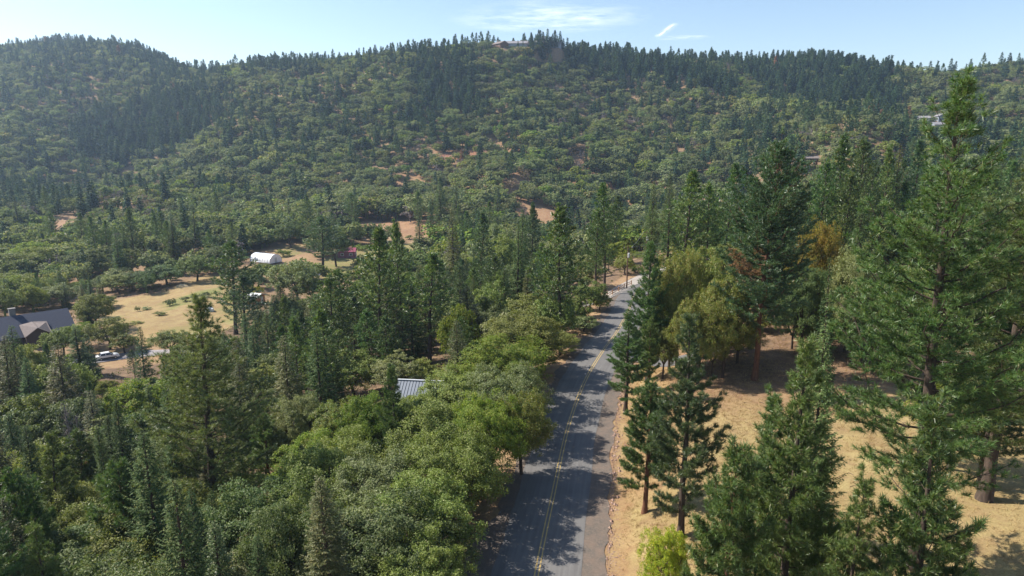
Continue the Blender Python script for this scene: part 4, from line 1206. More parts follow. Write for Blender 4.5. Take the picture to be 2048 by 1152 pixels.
for kd, px, pt, Y, W, mt, lb in [
    ('fir', 1308, 363, 172, 6, 'fir', "narrow dark fir with a clean trunk above the road's end"),
    ('fir', 1340, 352, 205, 7, 'fir', "dark fir behind the narrow fir above the road's end"),
    ('pine', 1378, 343, 124, 10, 'pine', "broad pine with an open crown left of the scarred pine"),
    ('fir', 1340, 424, 112, 8, 'fir', "bushy green fir low in front of the broad pine"),
    ('pine', 1428, 372, 128, 7, 'pine', "pine between the broad pine and the scarred pine"),
    ('pine', 1460, 328, 138, 8, 'pine', "slim pine touching the left side of the scarred pine"),
    ('pine', 1693, 278, 142, 10, 'pine', "tall full pine above the yellow maple"),
    ('pine', 1650, 326, 128, 6, 'pine', "narrow pine left of the tall full pine"),
    ('pine', 1736, 284, 152, 8, 'pine', "pine just right of the tall full pine"),
    ('pine', 1777, 300, 138, 7, 'pine', "yellowish pine left of the tallest pine"),
    ('fir', 1803, 292, 150, 6, 'fir_olive', "brownish fir beside the yellowish pine"),
    ('pine', 1842, 284, 162, 9, 'pine_dark', "dark pine behind the left branches of the tallest pine"),
    ('fir', 1735, 372, 122, 5, 'fir', "dark fir below the pine row on the right"),
    ('pine', 1705, 352, 125, 7, 'pine', "lower pine in front of the tall full pine"),
    ('fir', 1625, 368, 150, 6, 'fir', "fir filling the gap right of the scarred pine"),
    ('pine', 1120, 418, 112, 11, 'pine', "big pine with a bare dark lower trunk beside the road"),
    ('pine', 1216, 368, 150, 8, 'pine', "tall pine with a long trunk beyond the roadside pine"),
    ('pine', 1193, 425, 143, 6, 'pine', "slim pine left of the long-trunked pine"),
    ('fir', 1043, 420, 162, 6, 'fir', "tall very dark cedar left of the roadside pine"),
    ('fir', 1035, 450, 150, 6, 'fir', "dark fir hugging the tall dark cedar"),
    ('pine', 1064, 410, 192, 7, 'pine_dark', "pine against the bare slope patch"),
    ('pine', 961, 428, 172, 8, 'pine_dark', "dark pine in front of the small pale clearing"),
    ('fir', 913, 372, 385, 9.5, 'fir', "pointed dark fir at the edge of the bare valley strip"),
    ('fir', 880, 362, 376, 12, 'fir', "broad dark fir left of the pointed fir"),
    ('fir', 860, 400, 362, 7, 'fir', "smaller fir at the foot of the broad dark fir"),
    ('fir', 995, 378, 408, 9, 'fir', "lone narrow fir right of the pointed fir"),
    ('fir', 940, 395, 400, 6, 'fir', "small fir between the pointed fir and the lone fir"),
    ('pine', 835, 384, 383, 10, 'pine', "blue-green pine standing on the bare valley strip"),
    ('pine', 703, 388, 370, 10, 'pine', "lone blue-green pine left on the bare valley strip"),
    ('pine', 641, 436, 249, 14, 'pine_dark', "big round dark pine standing alone in the valley"),
    ('pine', 753, 458, 122, 11, 'pine', "large dark-topped pine in the middle of the forest"),
    ('pine', 799, 448, 140, 8, 'pine', "thin pine right behind the large dark-topped pine"),
    ('pine', 853, 508, 118, 10, 'pine', "pale green pine right of the large dark-topped pine"),
    ('fir', 905, 418, 200, 8, 'fir_olive', "olive fir rising above the middle forest"),
    ('pine', 680, 545, 132, 9, 'pine', "light green pine left of the large dark-topped pine"),
    ('pine', 655, 558, 118, 8, 'pine', "pine in front of the round dark pine"),
    ('fir', 558, 552, 196, 4.5, 'fir', "dark columnar cypress right of the orange cabin"),
    ('fir', 585, 575, 175, 5, 'fir', "narrow fir right of the columnar cypress"),
    ('fir', 935, 572, 117, 9, 'fir_olive', "brownish fir between the oaks and the dark forest"),
    ('pine', 926, 638, 98, 4.2, 'pine', "small pale pine left of the roadside oaks"),
    ('pine', 456, 486, 166, 11.5, 'pine', "tall pine standing at the right end of the dry field"),
    ('pine', 480, 552, 152, 10, 'pine_dark', "pine leaning against the tall field-end pine"),
    ('fir', 530, 620, 128, 6, 'fir', "dark fir below the orange cabin"),
    ('fir', 586, 618, 130, 6, 'fir', "straight dark fir right of the fir below the cabin"),
    ('fir', 620, 600, 140, 7, 'fir_olive', "olive-green fir in the middle forest"),
    ('fir', 662, 688, 98, 6.5, 'fir', "green fir low in front of the middle forest"),
    ('fir', 505, 650, 112, 6, 'fir', "dark fir right of the tall left pine"),
    ('fir', 14, 655, 108, 7.5, 'fir', "dark fir at the left edge below the long house"),
    ('fir', 113, 690, 98, 9, 'fir_olive', "broad olive-green fir left of the white car"),
    ('fir', 150, 655, 128, 7, 'fir', "blue-grey spruce just left of the white car"),
    ('fir', 172, 668, 136, 5, 'fir', "dark spruce above the white car"),
    ('fir', 276, 655, 112, 5.5, 'fir', "dark narrow fir right of the white car"),
    ('fir', 172, 612, 170, 5, 'fir', "small dark fir in the yellow-green bushes by the long house")]:
    nm = 'cedar_tree' if 'cedar' in lb else ('cypress_tree' if 'cypress' in lb else ('spruce_tree' if 'spruce' in lb else None))
    hero(kd, px, pt, Y, W, lb, mat=mt, name=nm)
for kd, px, pt, Y, W, mt, lb, g in [
    ('pine_big', 385, 596, 60, 12.5, 'pine_light', "large light green pine standing in the left foreground", None),
    ('fir_near', 292, 872, 48, 7, 'fir', "dark fir in front of the large left pine", None),
    ('pine_young', 232, 930, 52, 5.5, None, "light pine left of the dark front fir", None),
    ('pine_young', 92, 868, 60, 5, None, "young pine with a pointed top near the dead trees", None),
    ('pine_young', 30, 948, 50, 5, None, "pine at the far left edge of the bottom", None),
    ('pine_young', 88, 1048, 42, 4.5, None, "small pine in the bottom left corner", None),
    ('fir_near', 432, 1045, 42, 5, 'pine_light', "bright green young fir at the bottom edge", None),
    ('fir_near', 505, 1075, 41, 4, 'fir', "small green fir right of the bright bottom fir", None),
    ('fir_near', 55, 855, 66, 5, 'fir', "dark fir behind the young pointed pine", None),
    ('fir_near', 232, 800, 70, 5, 'fir', "green fir right of the dead trees", None),
    ('fir_near', 205, 850, 66, 4, 'fir', "slim fir beside the dead trees", None),
    ('fir_near', 385, 985, 46, 5, 'fir', "dark fir at the foot of the large left pine", None),
    ('pine_young', 780, 732, 64, 4, None, "thin pine with tufted top left of the metal roof", None),
    ('fir_near', 340, 860, 60, 5, 'fir', "fir hidden behind the large pine's lower branches", None),
    ('snag', 133, 805, 76, 3.4, None, "left one of two bare grey dead trees", "bare dead trees in the lower left"),
    ('snag', 156, 828, 74, 3.0, None, "right one of two bare grey dead trees", "bare dead trees in the lower left"),
    ('oak_near', 1047, 628, 94, 12.5, 'oak', "big round oak hanging over the road at the bend", G3),
    ('oak_near', 1000, 672, 82, 12, 'oak_bright', "bright yellow-green oak below the big bend oak", G3),
    ('oak_near', 1010, 738, 72, 9.5, 'oak_grey', "grey-green oak beside the road below the bright one", G3),
    ('oak_near', 912, 738, 77, 9.5, 'oak', "oak covering the right end of the metal roof", G3),
    ('oak_near', 1043, 788, 64, 6, 'madrone', "small brownish oak at the road's edge", G3),
    ('oak_near', 975, 800, 61, 8, 'oak_bright', "lively green oak overhanging the near road", G3),
    ('oak_near', 880, 812, 62, 10.5, 'oak', "broad oak below the metal roof", G3),
    ('oak_near', 905, 880, 54, 9, 'oak', "oak with low boughs nearest the road verge", G3),
    ('oak_near', 760, 905, 54, 9, 'oak_grey', "pale grey-green oak in the lower middle", G3),
    ('oak_near', 840, 965, 48, 8.5, 'oak', "nearest roadside oak above the bottom edge", G3),
    ('oak_near', 730, 1000, 47, 9, 'oak_grey', "grey-leaved oak at the bottom middle", G3),
    ('oak_near', 840, 1080, 42, 6.5, 'oak', "oak cut by the bottom edge beside the road", G3),
    ('oak_near', 680, 800, 72, 7.5, 'madrone', "olive round oak left of the thin tufted pine", G3),
    ('oak_near', 745, 795, 70, 7.5, 'oak_bright', "yellow-green round oak behind the thin tufted pine", G3),
    ('oak_near', 600, 785, 76, 6.5, 'oak_grey', "silver-grey oak left of the olive round oak", G3),
    ('oak_near', 850, 788, 80, 6.5, 'oak_bright', "small oak in front of the metal roof's eave", G3),
    ('oak_near', 806, 800, 80, 6.0, 'oak', "oak at the left corner of the metal roof", G3),
    ('oak_near', 620, 900, 55, 8.5, 'oak', "oak with visible limbs right of the large left pine", G3),
    ('oak_near', 600, 1000, 46, 8.5, 'oak_dark', "dark glossy oak at the bottom left of centre", G3),
    ('oak_near', 690, 870, 62, 8.5, 'oak', "green oak in the middle of the roadside oak canopy", G3),
    ('oak', 590, 526, 202, 15, 'oak_grey', "wide grey-green oak below the white greenhouse", None),
    ('oak', 578, 443, 305, 13, 'oak_dark', "dark round oak on the slope above the greenhouse", None),
    ('oak', 668, 453, 268, 14, 'oak_dark', "dark oak behind the round dark pine", None),
    ('oak', 996, 448, 232, 12, 'oak_grey', "pale green oak by the small pale clearing", None),
    ('oak', 1012, 475, 188, 10, 'oak', "light round oak left of the tall dark cedar", None),
    ('oak', 213, 640, 156, 9.5, 'oak', "leafy green tree between the field and the white car", None),
    ('oak', 246, 668, 153, 6.0, 'madrone', "small yellowing tree below the dry field", None),
    ('oak', 915, 610, 104, 6.5, 'oak_bright', "bright green tree left of the brownish fir", None),
    ('oak', 985, 560, 126, 8, 'oak', "green oak behind the big bend oak", None),
    ('oak', 1060, 585, 118, 9, 'oak', "oak under the big roadside pine", None),
    ('oak', 1235, 486, 190, 9.5, 'oak_bright', "light green oak behind the roadside pole", None),
    ('oak', 1283, 506, 205, 9, 'oak_bright', "yellow-green tree at the turn of the road", None),
    ('oak', 1180, 560, 135, 7, 'oak', "low leafy oak by the pale gravel drive", None),
    ('oak', 1150, 590, 122, 7, 'madrone', "brownish oak at the left road edge before the drive", None),
    ('oak', 1200, 590, 134, 5.0, 'oak', "small oak in front of the rail fence", None),
    ('oak', 1105, 600, 112, 8, 'oak', "oak on the verge beside the roadside pine trunk", None),
    ('oak_near', 1120, 668, 104, 6.5, 'oak', "oak on the left verge where the road bends", None),
    ('oak', 1168, 632, 118, 5.5, 'oak_grey', "small grey-green oak leaning to the road past the bend", None),
    ('oak', 338, 662, 150, 9, 'oak', "rounded green oak at the field's lower right corner", None),
    ('oak', 160, 645, 158, 7.5, 'oak_bright', "light green tree just right of the long house", None),
    ('oak', 285, 541, 222, 11.5, 'oak_dark', "shady oak overhanging the field's far edge", None),
    ('oak', 330, 530, 226, 12.5, 'oak_dark', "big dark oak above the pale straw heap", None),
    ('oak', 390, 512, 232, 12, 'oak', "broad oak behind the hedge bushes of the field", None),
    ('oak', 235, 549, 218, 11, 'oak', "broad green oak above the field's left corner", None),
    ('oak', 503, 548, 222, 10, 'oak_dark', "dark oak between the field and the greenhouse", None),
    ('oak', 476, 585, 198, 9, 'oak', "oak behind the trunks of the field-end pines", None),
    ('fir', 548, 590, 186, 5.5, 'fir', "short dark fir beside the columnar cypress", None),
    ('oak', 620, 560, 205, 8, 'oak_bright', "bright green tree right of the wide grey-green oak", None),
    ('oak', 196, 592, 196, 9, 'oak', "oak between the dark spruce and the field's corner", None),
    ('oak', 120, 570, 205, 11, 'oak_grey', "grey-green oak behind the long house", None),
    ('oak', 60, 575, 200, 11, 'oak', "green oak behind the house's chimney", None),
    ('oak', 440, 490, 250, 12.5, 'oak_dark', "dark oak behind the tall field-end pine", None),
    ('oak', 60, 690, 122, 8, 'oak', "pale green tree below the long house", None),
    ('oak', 120, 655, 150, 8, 'oak', "green tree in front of the house's right end", None)]:
    hero(kd, px, pt, Y, W, lb, mat=mt, group=g)
# shrubs of field and garden
for px, py, H, W, mt, lb in [
    (170, 622, 3.4, 6.5, 'madrone', "yellow-green round bush next to the long house"), (192, 618, 2.6, 5.5, 'madrone', "second yellow-green bush, nearer the field"),
    (340, 612, 2.3, 3.6, 'oak_dark', "dark green round bush at the field's edge"), (372, 603, 1.8, 3.2, 'oak_dark', "dark hedge bush left of the three by the dome"),
    (392, 599, 1.8, 3.0, 'oak_dark', "dark hedge bush in the middle of its row"), (410, 595, 1.9, 3.2, 'oak_dark', "dark hedge bush at the right end of its row"),
    (276, 623, 1.7, 1.6, 'oak_dark', "small dark pointed bush in the field"), (292, 620, 1.0, 3.2, 'oak_grey', "low grey-green bush beside the dark pointed one"),
    (318, 631, 1.2, 3.6, 'madrone', "low olive bush in the middle of the field"), (270, 648, .9, 3.6, 'madrone', "low olive bush left in the field"),
    (250, 655, 1.0, 2.2, 'oak_grey', "small grey bush near the field's near edge"), (228, 640, 1.2, 4.0, 'oak_grey', "wide low bush at the field's left edge"),
    (546, 522, 2.6, 4.0, 'lime', "bright yellow bush in front of the greenhouse"), (566, 514, 3.4, 7.0, 'oak_bright', "bright green bush at the greenhouse's right end"),
    (513, 588, 3.0, 4.0, 'lime', "yellow-green bush behind the orange cabin"), (672, 548, 2.0, 5.5, 'oak_bright', "light green bush right of the round pine trunk"),
    (725, 500, 2.6, 8.0, 'oak_bright', "light green bush right of the red shed"), (760, 490, 2.2, 7.0, 'lime', "yellow-green bush below the bare strip"),
    (718, 478, 2.4, 7.0, 'oak_bright', "green bush at the foot of the lone left pine"), (818, 478, 2.2, 5.0, 'oak', "round bush on the bare strip"),
    (850, 482, 2.0, 5.0, 'oak', "smaller round bush right on the bare strip"), (1270, 545, 2.0, 4.0, 'oak_bright', "bush at the corner where the road disappears")]:
    x, y = ground_at(px, py, 60)
    plant('shrub', x, y, H, W, lb, mat=mt, group="bushes of the valley floor")

# ------------------------------------------------------------------ filling trees
LANDS = [(70, 640, "the long dark-roofed house"), (216, 712, "the white car"), (330, 630, "the dry field"), (515, 597, "the orange cabin"), (535, 515, "the white greenhouse"),
         (640, 490, "the round dark pine"), (695, 505, "the red shed"), (840, 758, "the metal-roofed building"), (385, 700, "the large left pine"), (1180, 750, "the road's bend"),
         (1257, 540, "the roadside pole"), (1540, 420, "the scarred pine"), (1890, 500, "the tallest pine"), (1635, 480, "the yellow maple"), (1050, 90, "the hilltop houses"),
         (1865, 240, "the right-slope houses"), (1617, 318, "the low brown roof"), (740, 465, "the bare valley strip"), (1080, 440, "the bare slope patch"),
         (300, 265, "the dense slope firs"), (180, 95, "the left hilltop"), (145, 900, "the two dead trees"), (753, 520, "the large dark-topped pine"),
         (1000, 720, "the bright roadside oak"), (900, 420, "the pointed dark fir"), (115, 460, "the reddish bare bank"), (825, 365, "the small slope clearing"), (1400, 600, "the olive madrones"),
         (920, 312, "the red gully"), (1120, 540, "the bare-trunked roadside pine"), (1450, 130, "the wooded right ridge"), (2130, 420, "the cut-off right-edge pine"), (1990, 130, "the right-hand knoll")]
def where(px, py):
    d = [((px - a) ** 2 + (py - b) ** 2, a, b, t) for a, b, t in LANDS]
    _, a, b, t = min(d)
    dx, dy = px - a, py - b
    dist = math.hypot(dx, dy)
    if abs(dy) < .45 * abs(dx): s = "right of" if dx > 0 else "left of"
    elif abs(dx) < .45 * abs(dy): s = "below" if dy > 0 else "above"
    else: s = ("below and " if dy > 0 else "above and ") + ("right of" if dx > 0 else "left of")
    q = "just " if dist < 70 else ("well " if dist > 170 else "")
    return q + s + " " + t
ADJ = {'fir_far': 'dark', 'pine_far': 'blue-green', 'oak_far': 'green', 'oak_grey_far': 'grey-green', 'oak_dark_far': 'dark', 'twig': 'bare grey', 'pine': 'green', 'pine_dark': 'dark', 'fir': 'dark green', 'fir_olive': 'olive', 'oak': 'green', 'oak_grey': 'grey-green', 'oak_bright': 'bright green', 'oak_dark': 'dark', 'madrone': 'yellow-green', 'dry': 'dry brownish', 'dead': 'rusty dead'}
KIN = {'pine': 'pine', 'fir': 'fir', 'fir_near': 'fir', 'pine_young': 'pine', 'oak': 'oak', 'oak_near': 'oak'}

BANDS_L = [(38, 60, [(-300, 980), (0, 960), (100, 930), (250, 960), (350, 980), (450, 930), (550, 920), (650, 930), (750, 980), (850, 990), (940, 960)]),
           (60, 85, [(-300, 800), (0, 810), (150, 870), (300, 820), (450, 850), (560, 830), (640, 830), (720, 820), (790, 850), (880, 840), (960, 780), (1040, 760)]),
           (85, 120, [(-300, 660), (0, 664), (60, 680), (130, 690), (190, 765), (240, 775), (330, 740), (430, 680), (520, 660), (600, 620), (700, 590), (790, 600), (800, 715), (876, 715), (886, 640), (1000, 620), (1080, 620), (1200, 640)]),
           (120, 172, [(-300, 650), (0, 664), (60, 674), (130, 686), (188, 742), (240, 742), (256, 742), (264, 700), (296, 700), (304, 738), (322, 738), (334, 690), (400, 665), (480, 640), (560, 600), (650, 585), (760, 570), (860, 550), (960, 520), (1060, 500), (1150, 500), (1215, 560), (1290, 600)]),
           (172, 236, [(-300, 545), (0, 545), (180, 548), (300, 540), (430, 515), (462, 600), (470, 640), (500, 615), (530, 612), (560, 600), (620, 590), (700, 565), (800, 540), (900, 510), (1000, 490), (1150, 480), (1250, 510), (1300, 520)])]
BANDS_R = [(97, 108, [(1290, 1400), (1420, 1400), (1440, 650), (1500, 640), (1600, 600), (1680, 560), (1800, 520), (2048, 500), (2500, 500)]), (108, 135, [(1290, 690), (1400, 640), (1480, 560), (1600, 540), (1700, 500), (1800, 500), (2048, 530), (2500, 500)]),
           (135, 180, [(1290, 560), (1340, 460), (1400, 430), (1500, 420), (1600, 400), (1700, 370), (1800, 360), (1900, 360), (2500, 340)]),
           (180, 236, [(1240, 500), (1290, 450), (1400, 400), (1500, 380), (1600, 360), (1700, 340), (1800, 320), (2500, 310)])]
CNT = {'pine': 0, 'fir': 0, 'oak': 0}
LATER = []     # small background oaks that join the wood further on
rf_ = random.Random(99)
def fill(Y0, Y1, side, table, sp):
    tx = [a for a, _ in table]; tyv = [b for _, b in table]
    Y = Y0 + sp * .3
    while Y < Y1:
        X = -1.05 * Y if side < 0 else xc(min(Y, 188)) + 14
        X1 = xc(min(Y, 188)) - 8.5 if side < 0 else 1.05 * Y
        if Y > 172 and side < 0: X1 = min(X1, .21 * Y)
        while X < X1:
            x = X + rf_.uniform(-.38, .38) * sp; y = Y + rf_.uniform(-.38, .38) * sp
            X += sp
            d = x - xc(min(y, 188))
            if side < 0 and d > -8.5: continue
            z = Tz(x, y)
            px, py = project(x, max(y, 1), z); px, py = float(px), float(py)
            if px < -260 or px > 2350: continue
            if side > 0 and (px < 1285 and y < 172): continue
            if any(poly_mask(np.array(px), np.array(py), c) for c in CLEAR) and y > 140: continue
            if float(poly_dist(np.array(x), np.array(y), SIDE)) < 4.5 or float(poly_dist(np.array(x), np.array(y), DRIVE_W)) < 4.5 or float(poly_dist(np.array(x), np.array(y), YARD)) < 5: continue
            if any(math.hypot(x - a, y - b) < rr_ + 3 for a, b, rr_, _ in PADS): continue
            if any(math.hypot(x - a, y - b) < max(1.8, rr_ * .55) for a, b, rr_ in TREES): continue
            # allowed top row here
            row = float(np.interp(px, tx, tyv)) + rf_.uniform(-8, 75) * 60 / max(y, 60)
            _, _, zt = at_depth(px, row, y)
            H = zt - z
            if H < 3.0: continue
            u = rf_.random()
            if side < 0 and y < 105 and d > -34: kind = 'oak' if u < .86 else 'fir'
            elif side < 0 and px < 430: kind = 'fir' if u < .3 else ('pine' if u < .55 else 'oak')
            elif side < 0 and y < 190: kind = 'fir' if u < .5 else ('pine' if u < .84 else 'oak')
            elif side < 0: kind = 'fir' if u < .4 else ('pine' if u < .6 else 'oak')
            elif y < 135: kind = 'oak' if u < .5 else ('fir' if u < .75 else 'pine')
            else: kind = 'fir' if u < .4 else ('pine' if u < .75 else 'oak')
            if kind != 'oak' and H < 6: kind = 'oak'
            hmax = {'oak': 10.5, 'fir': 25, 'pine': 27}[kind]
            if H > hmax: H = hmax * rf_.uniform(.78, 1.02)
            W = {'oak': min(H * rf_.uniform(.8, 1.1) + 1, 10.5), 'fir': H * rf_.uniform(.33, .45), 'pine': H * rf_.uniform(.34, .44)}[kind]
            u = rf_.random()
            mt = {'oak': ['oak', 'oak_grey', 'oak_dark', 'oak_bright', 'madrone'][min(int(u * 5.5), 4) if u < .82 else 0], 'fir': 'fir' if u < .75 else 'fir_olive', 'pine': 'pine' if u < .6 else 'pine_dark'}[kind]
            if kind == 'oak' and (y > 176 or px < -20 or px > 2070 or H < 3.6):
                LATER.append((x, y, z, H, W, mt, px)); TREES.append((x, y, W / 2)); continue
            nearby = y < 78
            kd = {'oak': 'oak_near' if nearby else 'oak', 'fir': 'fir_near' if nearby else 'fir', 'pine': 'pine_young' if nearby else 'pine'}[kind]
            _, pt = project(x, y, z + H * .8)
            lb = "%s %s %s" % (ADJ[mt], KIN[kd], where(px, float(pt)))
            plant(kd, x, y, H, W, lb, mat=mt, group="%ss filling the %s" % (KIN[kd], "forest left of the road" if side < 0 else "woods right of the road"))
            CNT[KIN[kd]] += 1
        Y += sp
for (a, b, t), sp in zip(BANDS_L, (5.6, 6.2, 6.6, 7.0, 6.8)):
    fill(a, b, -1, t, sp)
for (a, b, t), sp in zip(BANDS_R, (6.6, 6.4, 7.0, 7.6)):
    fill(a, b, 1, t, sp)

# ------------------------------------------------------------------ wooded hillside
def far_fir(name, seed, H=18, W=6, cb=.1):
    return make_fir(name, H, W, cb, seed, M['fir'], M['bark'], 105, 2.2, 2, .25, 5, 1, .5)
def far_pine(name, seed):
    r_ = np.random.default_rng(seed)
    H, W = 18.0, 7.5
    tb, cr = MB(), MB()
    tb.tube([(0, 0, 0), (0, 0, H * .5), (0, 0, H * .97)], [.24, .16, .03], 5)
    P = []
    for i in range(95):
        u = r_.uniform(0, 1) ** .9; z = H * (.28 + .72 * u)
        rr_ = W / 2 * min((1 - u) * 1.7, 1) ** .8 * math.sqrt(r_.uniform(.12, 1)); a = r_.uniform(0, 6.28)
        P.append((rr_ * math.cos(a), rr_ * math.sin(a), z + r_.normal(0, .2)))
    P = np.array(P)
    blades(cr, P, unit(P * [1, 1, 0] * .3 + [0, 0, 1.]), 1.1, 6, .5, r_, 1.1)
    return dict(H=H, W=W, trunk=tb.mesh(name + '_t', M['bark']), crown=cr.mesh(name + '_c', M['pine']), dead=None)
def far_oak(name, seed, nc=30, lv=48, leaf=.8, H=8, W=9.5, limbs=False):
    return make_oak(name, H, W, .16, seed, M['oak'], M['bark'], nc, lv, leaf, 5, cr_=.17, limbs=limbs)
FARP = {}
for k, lst, mats in (('fir', [far_fir('ff1', 51), far_fir('ff2', 52, 18, 5), far_fir('ff3', 53, 17, 6.5, .2)], ['fir_far', 'fir_far', 'fir_far', 'pine_far']),
                     ('pine', [far_pine('fp1', 54), far_pine('fp2', 55)], ['pine_far']),
                     ('oak', [far_oak('fo1', 56), far_oak('fo2', 57, H=8.5, W=8), far_oak('fo3', 58, 26, 48, .8, 7, 9)], ['oak_far', 'oak_grey_far', 'oak_dark_far', 'oak_bright', 'madrone']),
                     ('dry', [far_oak('fd1', 59, 12, 24, .6, 7, 7.5, True)], ['dry', 'twig']),
                     ('rust', [far_fir('fr1', 60, 17, 5)], ['dead'])):
    FARP[k] = []
    for i, p in enumerate(lst):
        for mt in mats:
            FARP[k].append((one_mesh(p, k + '_far', [M[mt], M['bark']]), mt))
FARP['oakmid'] = [(one_mesh(p, 'oak_mid', [M[mt], M['bark']]), mt) for p in PR['oak'][:2] for mt in ('oak', 'oak_grey', 'oak_dark', 'oak_bright', 'madrone')]
FLAT = [(k, p, mt) for k in FARP for p, mt in FARP[k]]
WCON = {'fir': [.4, .25, .35]}

CON = [([(140, 265), (200, 225), (330, 200), (440, 205), (440, 255), (330, 325), (250, 340), (150, 315)], .93),
       ([(1170, 100), (1300, 95), (1760, 120), (1810, 190), (1790, 235), (1600, 225), (1480, 190), (1250, 190), (1150, 150)], .7),
       ([(1020, 60), (1180, 60), (1180, 130), (1060, 130)], .5), ([(-100, 60), (310, 60), (310, 140), (-100, 150)], .42),
       ([(310, 90), (1000, 80), (1000, 135), (310, 170)], .42), ([(830, 130), (950, 150), (960, 230), (860, 290), (800, 260)], .6),
       ([(0, 150), (450, 160), (440, 215), (0, 230)], .36), ([(-100, 330), (120, 330), (150, 450), (-100, 480)], .45),
       ([(690, 340), (820, 320), (840, 300), (760, 260), (700, 280)], .4), ([(1280, 200), (1500, 200), (1450, 290), (1280, 290)], .18),
       ([(1500, 240), (2048, 240), (2300, 420), (1450, 420)], .4), ([(440, 200), (690, 170), (700, 300), (450, 320)], .36)]
LOW = [([(540, 380), (850, 330), (1280, 290), (1330, 400), (1100, 480), (560, 480)], .06)]
PALE = [(470, 470), (300, 430), (850, 340), (1250, 300), (1330, 330), (1280, 440), (900, 470), (640, 440)]
frs = np.random.default_rng(2024)
cells = []
Y = 236.0
while Y < 1420:
    sp = 8.0 - .3 * min(1, (Y - 236) / 500)
    n = int(2.1 * Y / sp)
    x = (np.arange(n) - n / 2) * sp + frs.uniform(-.6, .6, n) * sp
    cells.append(np.stack([x, np.full(n, Y) + frs.uniform(-.6, .6, n) * sp], 1))
    Y += sp
P = np.concatenate(cells)
Z = T(P[:, 0], P[:, 1])
PX, PY = project(P[:, 0], P[:, 1], Z)
ok = (PX > -220) & (PX < 2270)
# leave out what lies over the crest, out of sight
Zb = T(P[:, 0] * 1.03, P[:, 1] * .97)
ahead = np.zeros(len(P), bool)
for f in (.75, .8, .85, .9, .94):
    q = T(P[:, 0] * f, P[:, 1] * f)
    sl = CAMH + (Z + 17 - CAMH) * f
    ahead |= q + 3 > sl
ok &= ~ahead
P, Z, PX, PY = P[ok], Z[ok], PX[ok], PY[ok]
FARTREES = []
for (x, y), z, px, py in zip(P, Z, PX, PY):
    pp = (np.array(px), np.array(py))
    if any(poly_mask(*pp, c) for c in CLEAR): continue
    if any(poly_mask(*pp, c) for c in THIN) and frs.random() < .2: continue
    if any(math.hypot(x - a, y - b) < min(r_, 9) * .75 for a, b, r_, _ in PADS): continue
    if y < 420 and any(math.hypot(x - a, y - b) < r_ for a, b, r_ in TREES if b > 200): continue
    pc = .15
    for poly, v in CON:
        if poly_mask(*pp, poly): pc = v; break
    for poly, v in LOW:
        if poly_mask(*pp, poly): pc = v
    # patchiness of the wood
    w1 = math.sin(x * .02 + 3) * math.cos(y * .017 + x * .004); w2 = math.sin(x * .045 + y * .03)
    pc = min(max(pc * (1 + .5 * w1 + .3 * w2), 0), .97)
    u = frs.random()
    if u < pc:
        k = 'fir' if frs.random() < .62 else 'pine'
        H = frs.uniform(10, 22) * (1.15 if pc > .75 else 1)
        if frs.random() < .005: k = 'rust'
        Wd = H * (frs.uniform(.26, .38) if k != 'pine' else frs.uniform(.32, .42))
    elif frs.random() < .1 + .09 * w2:
        k = 'dry'; H = frs.uniform(5, 9); Wd = H * frs.uniform(1, 1.4)
    else:
        w3 = math.sin(x * .031 + 1.3 * math.sin(y * .019)) * math.sin(y * .027 + 2 + .8 * math.sin(x * .013))
        if frs.random() < .02 + .5 * max(0, w3 - .45): continue
        k = 'oak'; H = frs.uniform(5.2, 11.5) * (1 + .22 * w1); Wd = H * frs.uniform(1.1, 1.7)
    # keep the buildings in view
    _, pt = project(x, y, z + H)
    blocked = False
    for (a0, a1, b0, b1, yb) in [(500, 572, 500, 530, 288), (676, 715, 492, 520, 310), (983, 1012, 78, 100, 842), (1012, 1048, 80, 96, 846), (1828, 1852, 228, 243, 652), (1862, 1898, 226, 254, 634), (1604, 1634, 312, 322, 462)]:
        if a0 - 4 < px < a1 + 4 and y < yb + 6 and float(pt) < b1 - 4 and py > b0 - 6: blocked = b1
    if blocked:
        Hn = max(at_depth(px, blocked - 1, y)[2] - z, 1.6)
        Wd *= max(Hn / H, .5); H = Hn
    opts = [i for i, q in enumerate(FLAT) if q[0] == k]
    if k == 'oak':
        ww = [{'oak_far': 1.2, 'oak_grey_far': 1.1, 'oak_dark_far': .6, 'oak_bright': .16, 'madrone': .24}[FLAT[i][2]] for i in opts]
        if PX is not None and 1180 < px < 1700 and 200 < py < 420: ww = [v * (2.6 if FLAT[i][2] == 'madrone' else 1) for v, i in zip(ww, opts)]
        q1 = math.sin(x * .017 + y * .011 + 1) + .6 * math.sin(x * .04 - y * .033); q2 = math.cos(x * .012 - y * .016) + .6 * math.sin(x * .05 + y * .021 + 2)
        ww = [v * math.exp({'oak_far': .5 * q1, 'oak_grey_far': -.7 * q1, 'oak_dark_far': .7 * q2, 'oak_bright': -.3 * q2, 'madrone': -.9 * q2}[FLAT[i][2]]) for v, i in zip(ww, opts)]
        ww = np.array(ww) / sum(ww)
        idx = int(frs.choice(opts, p=ww))
    else:
        idx = int(frs.choice(opts))
    FARTREES.append((x, y, z, H, Wd, idx, px, float(pt), k))
    if k in ('fir', 'pine') and pc > .55 and not blocked:
        x2, y2 = x + frs.uniform(-4.5, 4.5), y + frs.uniform(2.5, 5.5)
        h2 = H * frs.uniform(.6, 1.05)
        FARTREES.append((x2, y2, Tz(x2, y2), h2, h2 * frs.uniform(.28, .36), int(frs.choice([i for i, q in enumerate(FLAT) if q[0] == 'fir'])), px, float(pt), 'fir'))

